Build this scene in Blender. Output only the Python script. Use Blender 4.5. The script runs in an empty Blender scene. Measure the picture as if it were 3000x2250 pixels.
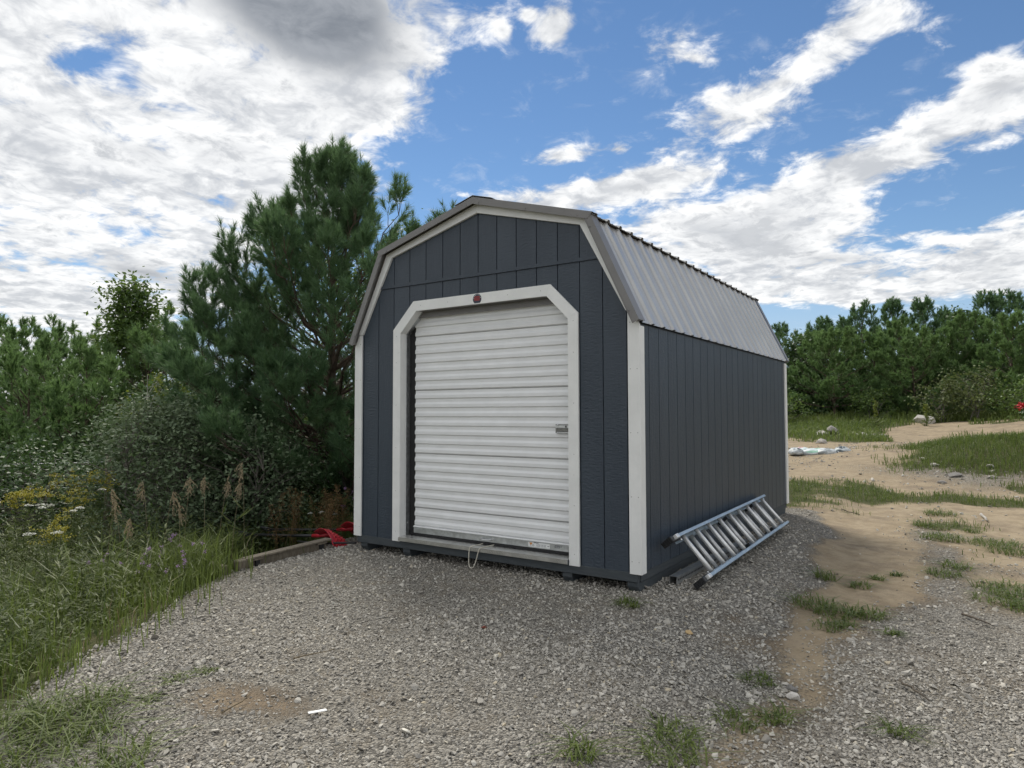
import bpy, bmesh, math
import numpy as np
from mathutils import Vector, Matrix

IN = 0.0254
SC = bpy.context.scene
COL = SC.collection
RNG = np.random.RandomState

# ------------------------------------------------------------------ camera
CAM = (3.5939, -4.7839, 1.3396)
YAW, PITCH, ROLL = 0.59441, 0.04349, -0.00217
def camera():
    d = Vector((-math.sin(YAW) * math.cos(PITCH), math.cos(YAW) * math.cos(PITCH), math.sin(PITCH)))
    r = d.cross(Vector((0, 0, 1))).normalized(); u = r.cross(d)
    r2 = r * math.cos(ROLL) + u * math.sin(ROLL); u2 = u * math.cos(ROLL) - r * math.sin(ROLL)
    cd = bpy.data.cameras.new('camera'); cd.sensor_width = 36; cd.lens = 36 * 1991.4 / 3000
    cd.clip_start = 0.05; cd.clip_end = 2000
    co = bpy.data.objects.new('camera', cd); COL.objects.link(co)
    m = Matrix((r2, u2, -d)).transposed().to_4x4(); m.translation = Vector(CAM)
    co.matrix_world = m
    SC.camera = co
camera()

# ------------------------------------------------------------------ node expressions
class E:
    """a float socket inside a node tree, with arithmetic"""
    def __init__(s, nt, sock): s.nt, s.k = nt, sock
    def _m(s, op, *a, clamp=False):
        n = s.nt.nodes.new('ShaderNodeMath'); n.operation = op; n.use_clamp = clamp
        for i, v in enumerate((s,) + a):
            if isinstance(v, E): s.nt.links.new(v.k, n.inputs[i])
            else: n.inputs[i].default_value = v
        return E(s.nt, n.outputs[0])
    def __add__(s, o): return s._m('ADD', o)
    def __radd__(s, o): return s._m('ADD', o)
    def __sub__(s, o): return s._m('SUBTRACT', o)
    def __mul__(s, o): return s._m('MULTIPLY', o)
    def __rmul__(s, o): return s._m('MULTIPLY', o)
    def __truediv__(s, o): return s._m('DIVIDE', o)
    def f(s, op, *a): return s._m(op, *a)
def smooth(nt, x, a, b, lo=0.0, hi=1.0):
    n = nt.nodes.new('ShaderNodeMapRange'); n.interpolation_type = 'SMOOTHSTEP'; n.clamp = True
    if isinstance(x, E): x = x.k
    nt.links.new(x, n.inputs[0]); n.inputs[1].default_value = a; n.inputs[2].default_value = b
    n.inputs[3].default_value = lo; n.inputs[4].default_value = hi
    return E(nt, n.outputs[0])
def noise(nt, vec, scale, detail=4, rough=0.5, dist=0.0, lac=2.0):
    n = nt.nodes.new('ShaderNodeTexNoise'); n.inputs['Scale'].default_value = scale
    n.inputs['Detail'].default_value = detail; n.inputs['Roughness'].default_value = rough
    n.inputs['Distortion'].default_value = dist; n.inputs['Lacunarity'].default_value = lac
    if vec is not None: nt.links.new(vec, n.inputs['Vector'])
    return E(nt, n.outputs['Fac'])
def mix(nt, fac, a, b, mode='MIX'):
    n = nt.nodes.new('ShaderNodeMix'); n.data_type = 'RGBA'; n.blend_type = mode
    def put(i, v):
        if isinstance(v, E): nt.links.new(v.k, n.inputs[i])
        elif hasattr(v, 'is_linked'): nt.links.new(v, n.inputs[i])
        elif isinstance(v, (tuple, list)): n.inputs[i].default_value = (*v[:3], 1)
        else: n.inputs[i].default_value = v
    put(0, fac); put(6, a); put(7, b)
    return n.outputs[2]
def mapping(nt, vec, scale=(1, 1, 1), loc=(0, 0, 0), rot=(0, 0, 0)):
    n = nt.nodes.new('ShaderNodeMapping'); n.inputs['Scale'].default_value = scale
    n.inputs['Location'].default_value = loc; n.inputs['Rotation'].default_value = rot
    nt.links.new(vec, n.inputs['Vector']); return n.outputs[0]

# ------------------------------------------------------------------ world: sky with broken cloud, hidden sun
SUN_AZ, SUN_EL = -52.0, 50.0       # degrees; azimuth from +Y towards +X
def world():
    w = bpy.data.worlds.new('World'); SC.world = w; w.use_nodes = True
    nt = w.node_tree; nt.nodes.clear(); L = nt.links
    tc = nt.nodes.new('ShaderNodeTexCoord'); gen = tc.outputs['Generated']
    sep = nt.nodes.new('ShaderNodeSeparateXYZ'); L.new(gen, sep.inputs[0])
    X, Y, Z = (E(nt, sep.outputs[i]) for i in range(3))
    az = X.f('ARCTAN2', Y) * (180 / math.pi)
    el = Z.f('ARCSINE') * (180 / math.pi)
    zz = Z.f('MAXIMUM', 0.0) + 0.16
    cb = nt.nodes.new('ShaderNodeCombineXYZ'); L.new((X / zz).k, cb.inputs[0]); L.new((Y / zz).k, cb.inputs[1])
    q = cb.outputs[0]
    def n2d(loc, rot, scale, detail, rough, dist):
        e = noise(nt, mapping(nt, q, (1, 1, 1), loc, rot), scale, detail, rough, dist); e.k.node.noise_dimensions = '2D'; return e
    n1 = n2d((3.1, 1.7, 0.4), (0, 0, 0.5), 2.3, 7, 0.62, 0.2)
    n2 = n2d((7.3, 4.2, 2.0), (0, 0, 0), 8.5, 5, 0.65, 0.3)
    n3 = n2d((1.3, 8.2, 5.0), (0, 0, 0), 2.6, 3, 0.6, 0.4)
    vo = nt.nodes.new('ShaderNodeTexVoronoi'); vo.voronoi_dimensions = '2D'; vo.inputs['Scale'].default_value = 8.0
    vo.inputs['Detail'].default_value = 2.0; vo.inputs['Roughness'].default_value = 0.55; vo.normalize = True
    wv = nt.nodes.new('ShaderNodeVectorMath'); wv.operation = 'MULTIPLY_ADD'; L.new(n1.k.node.outputs['Color'], wv.inputs[0]); wv.inputs[1].default_value = (0.22, 0.22, 0); L.new(q, wv.inputs[2])
    L.new(wv.outputs[0], vo.inputs['Vector']); puff = E(nt, vo.outputs['Distance']) * -1.0 + 1.0
    ca = nt.nodes.new('ShaderNodeCombineXYZ'); L.new(az.k, ca.inputs[0]); L.new(el.k, ca.inputs[1])
    def blob(a0, e0, sa, se, amp, rot=0.0):
        mp = nt.nodes.new('ShaderNodeMapping'); mp.vector_type = 'TEXTURE'; L.new(ca.outputs[0], mp.inputs[0])
        mp.inputs['Location'].default_value = (a0, e0, 0); mp.inputs['Rotation'].default_value = (0, 0, math.radians(rot))
        mp.inputs['Scale'].default_value = (sa * 1.9, se * 1.9, 1)
        g = nt.nodes.new('ShaderNodeTexGradient'); g.gradient_type = 'QUADRATIC_SPHERE'; L.new(mp.outputs[0], g.inputs[0])
        return E(nt, g.outputs['Fac']) * (amp * 1.25)
    # where this day's cloud banks stand: (azimuth, elevation, half widths, strength, tilt)
    banks = BANKS
    b = None
    for k in banks:
        g = blob(*k); b = g if b is None else b + g
    # a big deck to the left, open blue to its right within view
    deck = smooth(nt, az + (el - 24) * -0.9 + (n3 - 0.5) * 14.0, -36.0, -50.0)
    deck = deck + smooth(nt, az, 12.0, 40.0) * 0.9  # unseen cloud added far right and behind, to neutralise and brighten the light
    cov = n1 * 0.66 + n2 * 0.36 + puff * 0.20 + b * 0.88 + deck * 0.27 - 0.30
    mask = smooth(nt, cov, 0.41, 0.58)
    thick = smooth(nt, cov, 0.55, 1.0)
    grey = blob(-51.5, 31.0, 9.5, 5.2, 1.3, -16) + blob(-72, 3.5, 16, 1.6, 0.35) + blob(-63, 10.5, 9, 1.3, 0.5, -6) + blob(-9, 11.6, 8, 1.5, 0.4) + blob(-66, 19, 12, 2.0, 0.25)
    gry = smooth(nt, grey + (n2 - 0.5) * 0.5 + (n3 - 0.5) * 0.4, 0.22, 0.80)
    lit = smooth(nt, puff * 0.8 + (n2 - 0.5) * 1.1 + (n3 - 0.5) * 0.8, 0.22, 0.85)
    white = mix(nt, lit, (0.54, 0.56, 0.59), (1.02, 1.02, 1.01))
    body = mix(nt, smooth(nt, n3 * 0.7 + thick * 0.45 + (n2 - 0.5) * 0.6, 0.42, 0.80, 0.0, 0.75), white, (0.43, 0.45, 0.48))
    body = mix(nt, gry, body, mix(nt, smooth(nt, n2 * 0.5 + n3 * 0.5, 0.36, 0.64), (0.22, 0.24, 0.27), (0.36, 0.38, 0.41)))
    wisp = smooth(nt, n1 * 0.45 + n2 * 0.75, 0.62, 0.92, 0.0, 0.32)
    mask = mask.f('MAXIMUM', smooth(nt, gry, 0.25, 0.7)).f('MAXIMUM', wisp * smooth(nt, el, 34.0, 26.0, 0.6, 1.0))
    sky = nt.nodes.new('ShaderNodeTexSky'); sky.sky_type = 'NISHITA'; sky.sun_disc = False
    sky.sun_elevation = math.radians(SUN_EL); sky.sun_rotation = math.radians(SUN_AZ)
    sky.altitude = 200; sky.air_density = 1.0; sky.dust_density = 0.0; sky.ozone_density = 2.5
    hs = nt.nodes.new('ShaderNodeHueSaturation'); hs.inputs['Saturation'].default_value = 1.10
    L.new(mix(nt, smooth(nt, el, 13.0, -1.0, 0.0, 0.9), sky.outputs[0], (4.6, 5.6, 7.2)), hs.inputs['Color'])
    bs = nt.nodes.new('ShaderNodeBackground'); bs.inputs[1].default_value = 0.074
    L.new(hs.outputs[0], bs.inputs[0])
    bc = nt.nodes.new('ShaderNodeBackground'); bc.inputs[1].default_value = 0.80; L.new(body, bc.inputs[0])
    ms = nt.nodes.new('ShaderNodeMixShader')
    low = smooth(nt, el, -2.0, 1.0)
    L.new((mask * 0.97 * low).k, ms.inputs[0]); L.new(bs.outputs[0], ms.inputs[1]); L.new(bc.outputs[0], ms.inputs[2])
    out = nt.nodes.new('ShaderNodeOutputWorld'); L.new(ms.outputs[0], out.inputs[0])
    w.cycles.sampling_method = 'NONE'     # an even, cloudy sky needs no importance map
BANKS = [
    (-30.3, 30.2, 1.9, 1.5, 0.42, 20), (-34.8, 30.0, 0.9, 0.6, 0.30, -20), (-32.6, 31.0, 0.8, 0.5, 0.25, 0),
    (-29.7, 21.0, 3.4, 0.9, 0.24, 8), (-25.0, 21.3, 1.4, 0.5, 0.18, 0),
    (-18.5, 27.2, 2.2, 0.7, 0.22, -12), (-11.5, 24.8, 8.5, 2.2, 0.30, 24), (-5.0, 27.5, 4.5, 2.6, 0.24, 20),
    (-24.0, 18.4, 10.5, 1.4, 0.42, 6), (-6.5, 17.8, 9.5, 2.0, 0.36, 14), (2.5, 21.5, 3.4, 3.4, 0.28, 30),
    (-15.0, 13.8, 10.5, 3.2, 0.52, -4), (-8.0, 9.4, 7.0, 1.6, 0.36, 0), (1.5, 10.4, 6.5, 3.0, 0.42, 12),
    (-33.0, 16.5, 4.5, 1.6, 0.26, 0), (-19.0, 10.0, 7.0, 1.5, 0.2, 0),
    (-38.0, 23.5, 3.0, 2.0, -0.16, 0), (-1.5, 13.8, 2.6, 1.0, -0.22, 0), (-26.0, 24.5, 9.0, 2.2, -0.14, 10), (-8.0, 21.6, 8.0, 1.0, -0.2, 12),
    (-67.0, 24.0, 4.5, 2.2, -0.16, 20), (-57.5, 16.5, 2.4, 1.4, -0.12, 30), (-54.0, 14.6, 2.4, 1.2, -0.12, -20), (-5.5, 7.3, 9.0, 0.8, -0.2, 0)]
world()

def sun():
    ld = bpy.data.lights.new('sun', 'SUN'); ld.energy = 2.5; ld.angle = math.radians(18); ld.color = (1.0, 0.94, 0.84)
    lo = bpy.data.objects.new('sun', ld); COL.objects.link(lo)
    a, e = math.radians(SUN_AZ), math.radians(SUN_EL)
    v = Vector((math.sin(a) * math.cos(e), math.cos(a) * math.cos(e), math.sin(e)))
    lo.rotation_euler = v.to_track_quat('Z', 'Y').to_euler(); lo.location = v * 30
sun()
VS = SC.view_settings
VS.view_transform = 'Standard'; VS.look = 'None'; VS.exposure = 0.5; VS.gamma = 1.0; VS.use_curve_mapping = False
SC.render.engine = 'CYCLES'
SC.cycles.max_bounces = 4; SC.cycles.diffuse_bounces = 2; SC.cycles.glossy_bounces = 2; SC.cycles.transmission_bounces = 2
SC.cycles.use_adaptive_sampling = True; SC.cycles.adaptive_threshold = 0.02
SC.cycles.transparent_max_bounces = 6

# ------------------------------------------------------------------ mesh helpers
def link(name, me, parent=None):
    o = bpy.data.objects.new(name, me); COL.objects.link(o)
    if parent is not None: o.parent = parent
    return o
def tag(o, label=None, cat=None, group=None, kind=None):
    if label: o['label'] = label
    if cat: o['category'] = cat
    if group: o['group'] = group
    if kind: o['kind'] = kind
    return o
def empty(name, loc=(0, 0, 0), rot=(0, 0, 0)):
    o = bpy.data.objects.new(name, None); COL.objects.link(o); o.location = loc; o.rotation_euler = rot
    o.empty_display_size = 0.1
    return o
def np_mesh(name, V, F, mat=None, smooth_=False, attrs=None):
    """fast mesh from vertex array and an (n,3) or (n,4) index array; attrs: {name: per-vertex floats}"""
    V = np.ascontiguousarray(V, np.float32); F = np.ascontiguousarray(F, np.int32)
    me = bpy.data.meshes.new(name); n, k = F.shape
    me.vertices.add(len(V)); me.vertices.foreach_set('co', V.ravel())
    me.loops.add(n * k); me.loops.foreach_set('vertex_index', F.ravel())
    me.polygons.add(n); me.polygons.foreach_set('loop_start', np.arange(0, n * k, k, dtype=np.int32))
    me.polygons.foreach_set('use_smooth', np.full(n, smooth_, bool))
    for a, v in (attrs or {}).items():
        at = me.attributes.new(a, 'FLOAT', 'POINT'); at.data.foreach_set('value', np.ascontiguousarray(v, np.float32))
    me.update(calc_edges=True)
    if mat: me.materials.append(mat)
    return me
def bm_mesh(name, bm, mat=None, smooth_=False):
    bmesh.ops.recalc_face_normals(bm, faces=bm.faces)
    me = bpy.data.meshes.new(name); bm.to_mesh(me); bm.free()
    if smooth_:
        me.polygons.foreach_set('use_smooth', np.ones(len(me.polygons), bool))
    if mat: me.materials.append(mat)
    return me
def add_box(bm, lo, hi, bev=0.0, seg=1, M=None):
    lo, hi = Vector(lo), Vector(hi)
    r = bmesh.ops.create_cube(bm, size=1.0); vs = r['verts']
    for v in vs: v.co = Vector(((lo[i] + hi[i]) / 2 + v.co[i] * (hi[i] - lo[i])) for i in range(3))
    if bev:
        es = list({e for v in vs for e in v.link_edges})
        r = bmesh.ops.bevel(bm, geom=es, offset=bev, segments=seg, profile=0.5, affect='EDGES')
        vs = list({v for f in r['faces'] for v in f.verts} | {v for v in vs if v.is_valid})
    if M is not None: bmesh.ops.transform(bm, matrix=M, verts=vs)
    return vs
def box(name, lo, hi, mat, parent=None, bev=0.0, M=None):
    bm = bmesh.new(); add_box(bm, lo, hi, bev, 1, M); return link(name, bm_mesh(name, bm, mat), parent)
def add_prism(bm, pts, y0, y1):
    """polygon pts (x,z) extruded along y"""
    a = [bm.verts.new((x, y0, z)) for x, z in pts]; b = [bm.verts.new((x, y1, z)) for x, z in pts]
    bm.faces.new(a); bm.faces.new(b[::-1]); n = len(pts)
    for i in range(n): bm.faces.new((a[i], b[i], b[(i + 1) % n], a[(i + 1) % n]))
    return a + b
def prism(name, pts, y0, y1, mat, parent=None, bev=0.0):
    bm = bmesh.new(); add_prism(bm, pts, y0, y1)
    if bev:
        bmesh.ops.recalc_face_normals(bm, faces=bm.faces)
        bmesh.ops.bevel(bm, geom=list(bm.edges), offset=bev, segments=1, affect='EDGES')
    return link(name, bm_mesh(name, bm, mat), parent)
def tube_np(P, R, k=6):
    """tapered tube along points; returns V,F(quads) with closed ends left open but tapered"""
    P = np.asarray(P, float); n = len(P); R = np.broadcast_to(np.asarray(R, float), (n,))
    T = np.gradient(P, axis=0); T /= np.linalg.norm(T, axis=1)[:, None] + 1e-9
    ref = np.where(np.abs(T[:, 2:3]) > 0.9, np.array([[1., 0, 0]]), np.array([[0, 0, 1.]]))
    A = np.cross(T, ref); A /= np.linalg.norm(A, axis=1)[:, None] + 1e-9
    for i in range(1, n):
        a = A[i - 1] - T[i] * (A[i - 1] @ T[i]); l = np.linalg.norm(a)
        if l > 1e-6: A[i] = a / l
    B = np.cross(T, A); ph = np.arange(k) * 2 * np.pi / k
    V = P[:, None] + R[:, None, None] * (np.cos(ph)[None, :, None] * A[:, None] + np.sin(ph)[None, :, None] * B[:, None])
    i, j = np.meshgrid(np.arange(n - 1), np.arange(k), indexing='ij'); j2 = (j + 1) % k
    F = np.stack([i * k + j, i * k + j2, (i + 1) * k + j2, (i + 1) * k + j], -1).reshape(-1, 4)
    return V.reshape(-1, 3), F
def tube(name, P, R, mat, parent=None, k=8):
    V, F = tube_np(P, R, k); n = len(V)
    bm = bmesh.new(); vs = [bm.verts.new(v) for v in V]
    for f in F: bm.faces.new([vs[i] for i in f])
    bm.faces.new(vs[:k][::-1]); bm.faces.new(vs[-k:])
    me = bm_mesh(name, bm, mat, True)
    return link(name, me, parent)
class Acc:
    """accumulates vertex / face arrays for one mesh"""
    def __init__(s): s.V, s.F, s.A, s.n = [], [], [], 0
    def add(s, V, F, a=None):
        V = np.asarray(V); s.V.append(V); s.F.append(np.asarray(F) + s.n); s.n += len(V)
        s.A.append(np.full(len(V), 0.5) if a is None else np.broadcast_to(np.asarray(a, float), (len(V),)))
    def mesh(s, name, mat, smooth_=False):
        return np_mesh(name, np.concatenate(s.V), np.concatenate(s.F), mat, smooth_, {'rnd': np.concatenate(s.A)})
def sheet_solid(G, off):
    """grid of points (n,m,3) thickened by the offset vector(s); returns V,F quads"""
    G = np.asarray(G, float); n, m = G.shape[:2]; top = G.reshape(-1, 3); bot = (G + off).reshape(-1, 3)
    V = np.concatenate([top, bot]); N = n * m
    i, j = np.meshgrid(np.arange(n - 1), np.arange(m - 1), indexing='ij'); i, j = i.ravel(), j.ravel()
    a = i * m + j; F = [np.stack([a, a + m, a + m + 1, a + 1], -1), np.stack([a, a + 1, a + m + 1, a + m], -1) + N]
    def rim(ids):
        ids = np.asarray(ids); F.append(np.stack([ids[:-1], ids[1:], ids[1:] + N, ids[:-1] + N], -1))
    rim(np.arange(m)); rim((n - 1) * m + np.arange(m)[::-1]); rim(np.arange(n)[::-1] * m); rim(np.arange(n) * m + m - 1)
    return V, np.concatenate(F)

# ------------------------------------------------------------------ materials
def new_mat(name, base=(0.5, 0.5, 0.5), rough=0.6, metal=0.0, spec=0.5):
    m = bpy.data.materials.new(name); m.use_nodes = True; nt = m.node_tree
    p = nt.nodes['Principled BSDF']; p.inputs['Base Color'].default_value = (*base, 1)
    p.inputs['Roughness'].default_value = rough; p.inputs['Metallic'].default_value = metal
    p.inputs['Specular IOR Level'].default_value = spec
    return m, nt, p
def ocoord(nt, rnd=True):
    tc = nt.nodes.new('ShaderNodeTexCoord'); v = tc.outputs['Object']
    if rnd:
        oi = nt.nodes.new('ShaderNodeObjectInfo'); va = nt.nodes.new('ShaderNodeVectorMath'); va.operation = 'MULTIPLY_ADD'
        cb = nt.nodes.new('ShaderNodeCombineXYZ')
        for i in range(3): nt.links.new(oi.outputs['Random'], cb.inputs[i])
        nt.links.new(cb.outputs[0], va.inputs[0]); va.inputs[1].default_value = (37.0, 53.0, 71.0); nt.links.new(v, va.inputs[2])
        v = va.outputs[0]
    return v
def bump(nt, p, h, strength=0.3, dist=0.01):
    b = nt.nodes.new('ShaderNodeBump'); b.inputs['Strength'].default_value = strength; b.inputs['Distance'].default_value = dist
    nt.links.new(h.k if isinstance(h, E) else h, b.inputs['Height']); nt.links.new(b.outputs[0], p.inputs['Normal'])
def vary(nt, p, base, amt=0.15, scale=3.0, detail=5):
    """small tone changes over a surface"""
    n = noise(nt, ocoord(nt), scale, detail, 0.6)
    lo = tuple(c * (1 - amt) for c in base); hi = tuple(min(1, c * (1 + amt)) for c in base)
    nt.links.new(mix(nt, smooth(nt, n, 0.3, 0.7), lo, hi), p.inputs['Base Color'])
def plain(name, base, rough=0.6, metal=0.0, amt=0.12, scale=4.0, spec=0.5, bstr=0.0, bscale=60.0):
    m, nt, p = new_mat(name, base, rough, metal, spec); vary(nt, p, base, amt, scale)
    if bstr: bump(nt, p, noise(nt, ocoord(nt), bscale, 4, 0.6), bstr, 0.004)
    return m
def m_siding():
    base = (0.040, 0.050, 0.064)
    m, nt, p = new_mat('slate_paint', base, 0.46, 0.0, 0.5); v = ocoord(nt)
    sep = nt.nodes.new('ShaderNodeSeparateXYZ'); nt.links.new(v, sep.inputs[0])
    # embossed cedar grain: ripples across the board broken by vertical drift
    warp = noise(nt, mapping(nt, v, (9, 9, 3)), 1.0, 3, 0.5)
    g1 = ((E(nt, sep.outputs[2]) * 190.0) + warp * 34.0).f('SINE')
    g2 = noise(nt, mapping(nt, v, (60, 60, 9)), 1.0, 4, 0.6)
    g3 = noise(nt, mapping(nt, v, (22, 22, 90)), 1.0, 3, 0.55)
    patch = smooth(nt, noise(nt, mapping(nt, v, (7, 7, 2.2)), 1.0, 2), 0.42, 0.62)
    h = g1 * patch * 0.045 + g2 * 0.7 + g3 * 0.6
    bump(nt, p, h, 0.9, 0.006)
    t = noise(nt, mapping(nt, v, (3, 3, 0.7)), 1.0, 5, 0.6)
    c = mix(nt, smooth(nt, t, 0.3, 0.72), (0.028, 0.041, 0.059), (0.040, 0.055, 0.075))
    dust = smooth(nt, noise(nt, mapping(nt, v, (30, 30, 2.0)), 1.0, 4, 0.65), 0.60, 0.80)
    c = mix(nt, dust * 0.14, c, (0.13, 0.13, 0.13))
    low = smooth(nt, sep.outputs[2], 0.75, 0.14)
    c = mix(nt, (low * smooth(nt, noise(nt, mapping(nt, v, (14, 14, 14)), 1.0, 5, 0.7), 0.42, 0.75)) * 0.30, c, (0.17, 0.15, 0.125))
    nt.links.new(c, p.inputs['Base Color']); return m
def m_white():
    m, nt, p = new_mat('white_trim_paint', (0.74, 0.75, 0.73), 0.5); v = ocoord(nt)
    g = noise(nt, mapping(nt, v, (55, 55, 160)), 1.0, 4, 0.6); bump(nt, p, g, 0.16, 0.003)
    t = noise(nt, v, 5.0, 5, 0.65)
    c = mix(nt, smooth(nt, t, 0.3, 0.75), (0.74, 0.75, 0.735), (0.82, 0.825, 0.81))
    spot = smooth(nt, noise(nt, v, 42.0, 3, 0.5), 0.70, 0.78)
    c = mix(nt, spot * 0.35, c, (0.45, 0.43, 0.40)); nt.links.new(c, p.inputs['Base Color']); return m
def m_metal(name, base, rough, metal=1.0, amt=0.1, sc=(3, 3, 3), rvar=0.1):
    m, nt, p = new_mat(name, base, rough, metal); v = ocoord(nt)
    n = noise(nt, mapping(nt, v, sc), 1.0, 5, 0.6)
    nt.links.new(mix(nt, smooth(nt, n, 0.3, 0.7), tuple(c * (1 - amt) for c in base), tuple(min(1, c * (1 + amt)) for c in base)), p.inputs['Base Color'])
    nt.links.new((n * (2 * rvar) + (rough - rvar)).k, p.inputs['Roughness']); return m
def m_wood(name, a, b, rough=0.8, sc=(60, 6, 60)):
    m, nt, p = new_mat(name, a, rough); v = ocoord(nt)
    n = noise(nt, mapping(nt, v, sc), 1.0, 5, 0.65); nt.links.new(mix(nt, smooth(nt, n, 0.25, 0.75), a, b), p.inputs['Base Color'])
    bump(nt, p, n, 0.4, 0.004); return m
def m_leaf(name, a, b, rough=0.5, trans=0.25, tcol=None, spec=0.3):
    """leaf: 'rnd' attribute picks the tone, part of the light passes through"""
    m, nt, p = new_mat(name, a, rough, 0, spec)
    at = nt.nodes.new('ShaderNodeAttribute'); at.attribute_name = 'rnd'
    c = mix(nt, E(nt, at.outputs['Fac']), a, b); nt.links.new(c, p.inputs['Base Color'])
    tr = nt.nodes.new('ShaderNodeBsdfTranslucent')
    tc = mix(nt, 0.5, c, tcol or tuple(min(1, x * 1.6) for x in b)); nt.links.new(tc, tr.inputs[0])
    ms = nt.nodes.new('ShaderNodeMixShader'); ms.inputs[0].default_value = trans
    nt.links.new(p.outputs[0], ms.inputs[1]); nt.links.new(tr.outputs[0], ms.inputs[2])
    nt.links.new(ms.outputs[0], nt.nodes['Material Output'].inputs[0]); return m
def m_stone(name, cols, rough=0.85):
    m, nt, p = new_mat(name, cols[0][1], rough, 0, 0.3)
    at = nt.nodes.new('ShaderNodeAttribute'); at.attribute_name = 'rnd'
    cr = nt.nodes.new('ShaderNodeValToRGB'); e = cr.color_ramp.elements
    while len(e) < len(cols): e.new(0.5)
    for i, (pos, c) in enumerate(cols): e[i].position = pos; e[i].color = (*c, 1)
    nt.links.new(at.outputs['Fac'], cr.inputs[0])
    tc = nt.nodes.new('ShaderNodeTexCoord'); n = noise(nt, tc.outputs['Object'], 120.0, 3, 0.6)
    nt.links.new(mix(nt, smooth(nt, n, 0.3, 0.75, 0.0, 0.35), cr.outputs[0], (0.30, 0.29, 0.27)), p.inputs['Base Color'])
    return m
M = dict(
    siding=m_siding(), white=m_white(),
    skirt=m_wood('slate_lumber', (0.038, 0.048, 0.056), (0.062, 0.072, 0.078), 0.75, (8, 8, 60)),
    roof=m_metal('grey_roof_steel', (0.46, 0.46, 0.455), 0.32, 0.45, 0.08, (2, 9, 2), 0.07),
    flash=plain('taupe_steel', (0.185, 0.18, 0.176), 0.42, 0.0, 0.06),
    curtain=m_metal('door_enamel', (0.76, 0.77, 0.775), 0.33, 0.0, 0.035, (5, 5, 5), 0.06),
    galv=m_metal('galvanised_steel', (0.52, 0.54, 0.55), 0.38, 0.9, 0.15, (30, 30, 30)),
    plate=m_metal('tread_plate', (0.55, 0.55, 0.53), 0.36, 0.9, 0.15, (9, 9, 9), 0.1),
    latch=m_metal('dull_latch_steel', (0.22, 0.22, 0.21), 0.3, 0.9, 0.2, (60, 60, 60)),
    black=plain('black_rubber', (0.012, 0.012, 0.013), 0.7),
    blackp=plain('black_plastic', (0.02, 0.022, 0.024), 0.45),
    dark=plain('dark_interior', (0.03, 0.03, 0.03), 0.9),
    zinc=m_metal('zinc', (0.60, 0.61, 0.62), 0.3, 0.95, 0.1, (40, 40, 40)),
    rail=m_metal('sky_tinted_rail', (0.42, 0.50, 0.56), 0.40, 0.55, 0.12, (6, 3, 6)),  # aluminium with the sky's blue reflection put into its base colour
    alu=m_metal('aluminium', (0.74, 0.74, 0.73), 0.42, 0.45, 0.10, (20, 20, 20)),
    red=plain('red_plastic', (0.42, 0.018, 0.030), 0.38, 0.0, 0.12, 9.0),
    rope=plain('cotton_rope', (0.62, 0.59, 0.50), 0.9, bstr=0.3, bscale=300),
    oldwood=m_wood('weathered_wood', (0.115, 0.095, 0.070), (0.23, 0.20, 0.155), 0.85, (40, 40, 12)),
    label=plain('label_paper', (0.72, 0.73, 0.72), 0.5, 0.0, 0.04),
    ink=plain('dark_ink', (0.03, 0.035, 0.06), 0.5), ora=plain('orange_ink', (0.55, 0.22, 0.03), 0.5), redink=plain('red_ink', (0.26, 0.022, 0.018), 0.5),
    bark=m_wood('pine_bark', (0.055, 0.040, 0.030), (0.12, 0.085, 0.06), 0.9, (14, 14, 4)),
    greybark=m_wood('grey_bark', (0.10, 0.09, 0.075), (0.20, 0.185, 0.16), 0.9, (14, 14, 4)),
    birch=m_wood('pale_bark', (0.28, 0.26, 0.23), (0.50, 0.48, 0.44), 0.85, (6, 6, 30)),
)
# ------------------------------------------------------------------ ground shape

def sstep(a,b,x):
    t=np.clip((x-a)/(b-a),0,1); return t*t*(3-2*t)
EDGE=np.array([(-40,60),(-16,16),(-4.5,7),(-2.8,4.5),(-2.55,1.6),(-2.4,0.6),(-2.15,-0.55),(-1.75,-1.4),(-1.38,-1.85),(-1.05,-2.25),(-0.85,-2.68),(-0.62,-3.02),(-0.38,-3.27),(-0.1,-3.6),(0.6,-5.0),(0.8,-9)])
def edge_sd(x,y):
    """distance to the pad's left edge, positive outside (left)"""
    x=np.asarray(x,float); y=np.asarray(y,float); best=np.full(x.shape,1e9); sg=np.ones(x.shape)
    for (ax,ay),(bx,by) in zip(EDGE[:-1],EDGE[1:]):
        dx,dy=bx-ax,by-ay; t=np.clip(((x-ax)*dx+(y-ay)*dy)/(dx*dx+dy*dy),0,1)
        d=np.hypot(x-ax-t*dx,y-ay-t*dy); s=dx*(y-ay)-dy*(x-ax)
        m=d<best; best=np.where(m,d,best); sg=np.where(m,np.where(s<0,1,-1),sg)
    return best*sg
def wob(x,y,s,seed):
    r=np.random.RandomState(seed); out=0
    for i in range(5):
        a=r.uniform(0,6.283); k=s*(0.6+0.5*i); out=out+np.sin(k*(x*np.cos(a)+y*np.sin(a))+r.uniform(0,6.28))/(1+.6*i)
    return out/2.2
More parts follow.
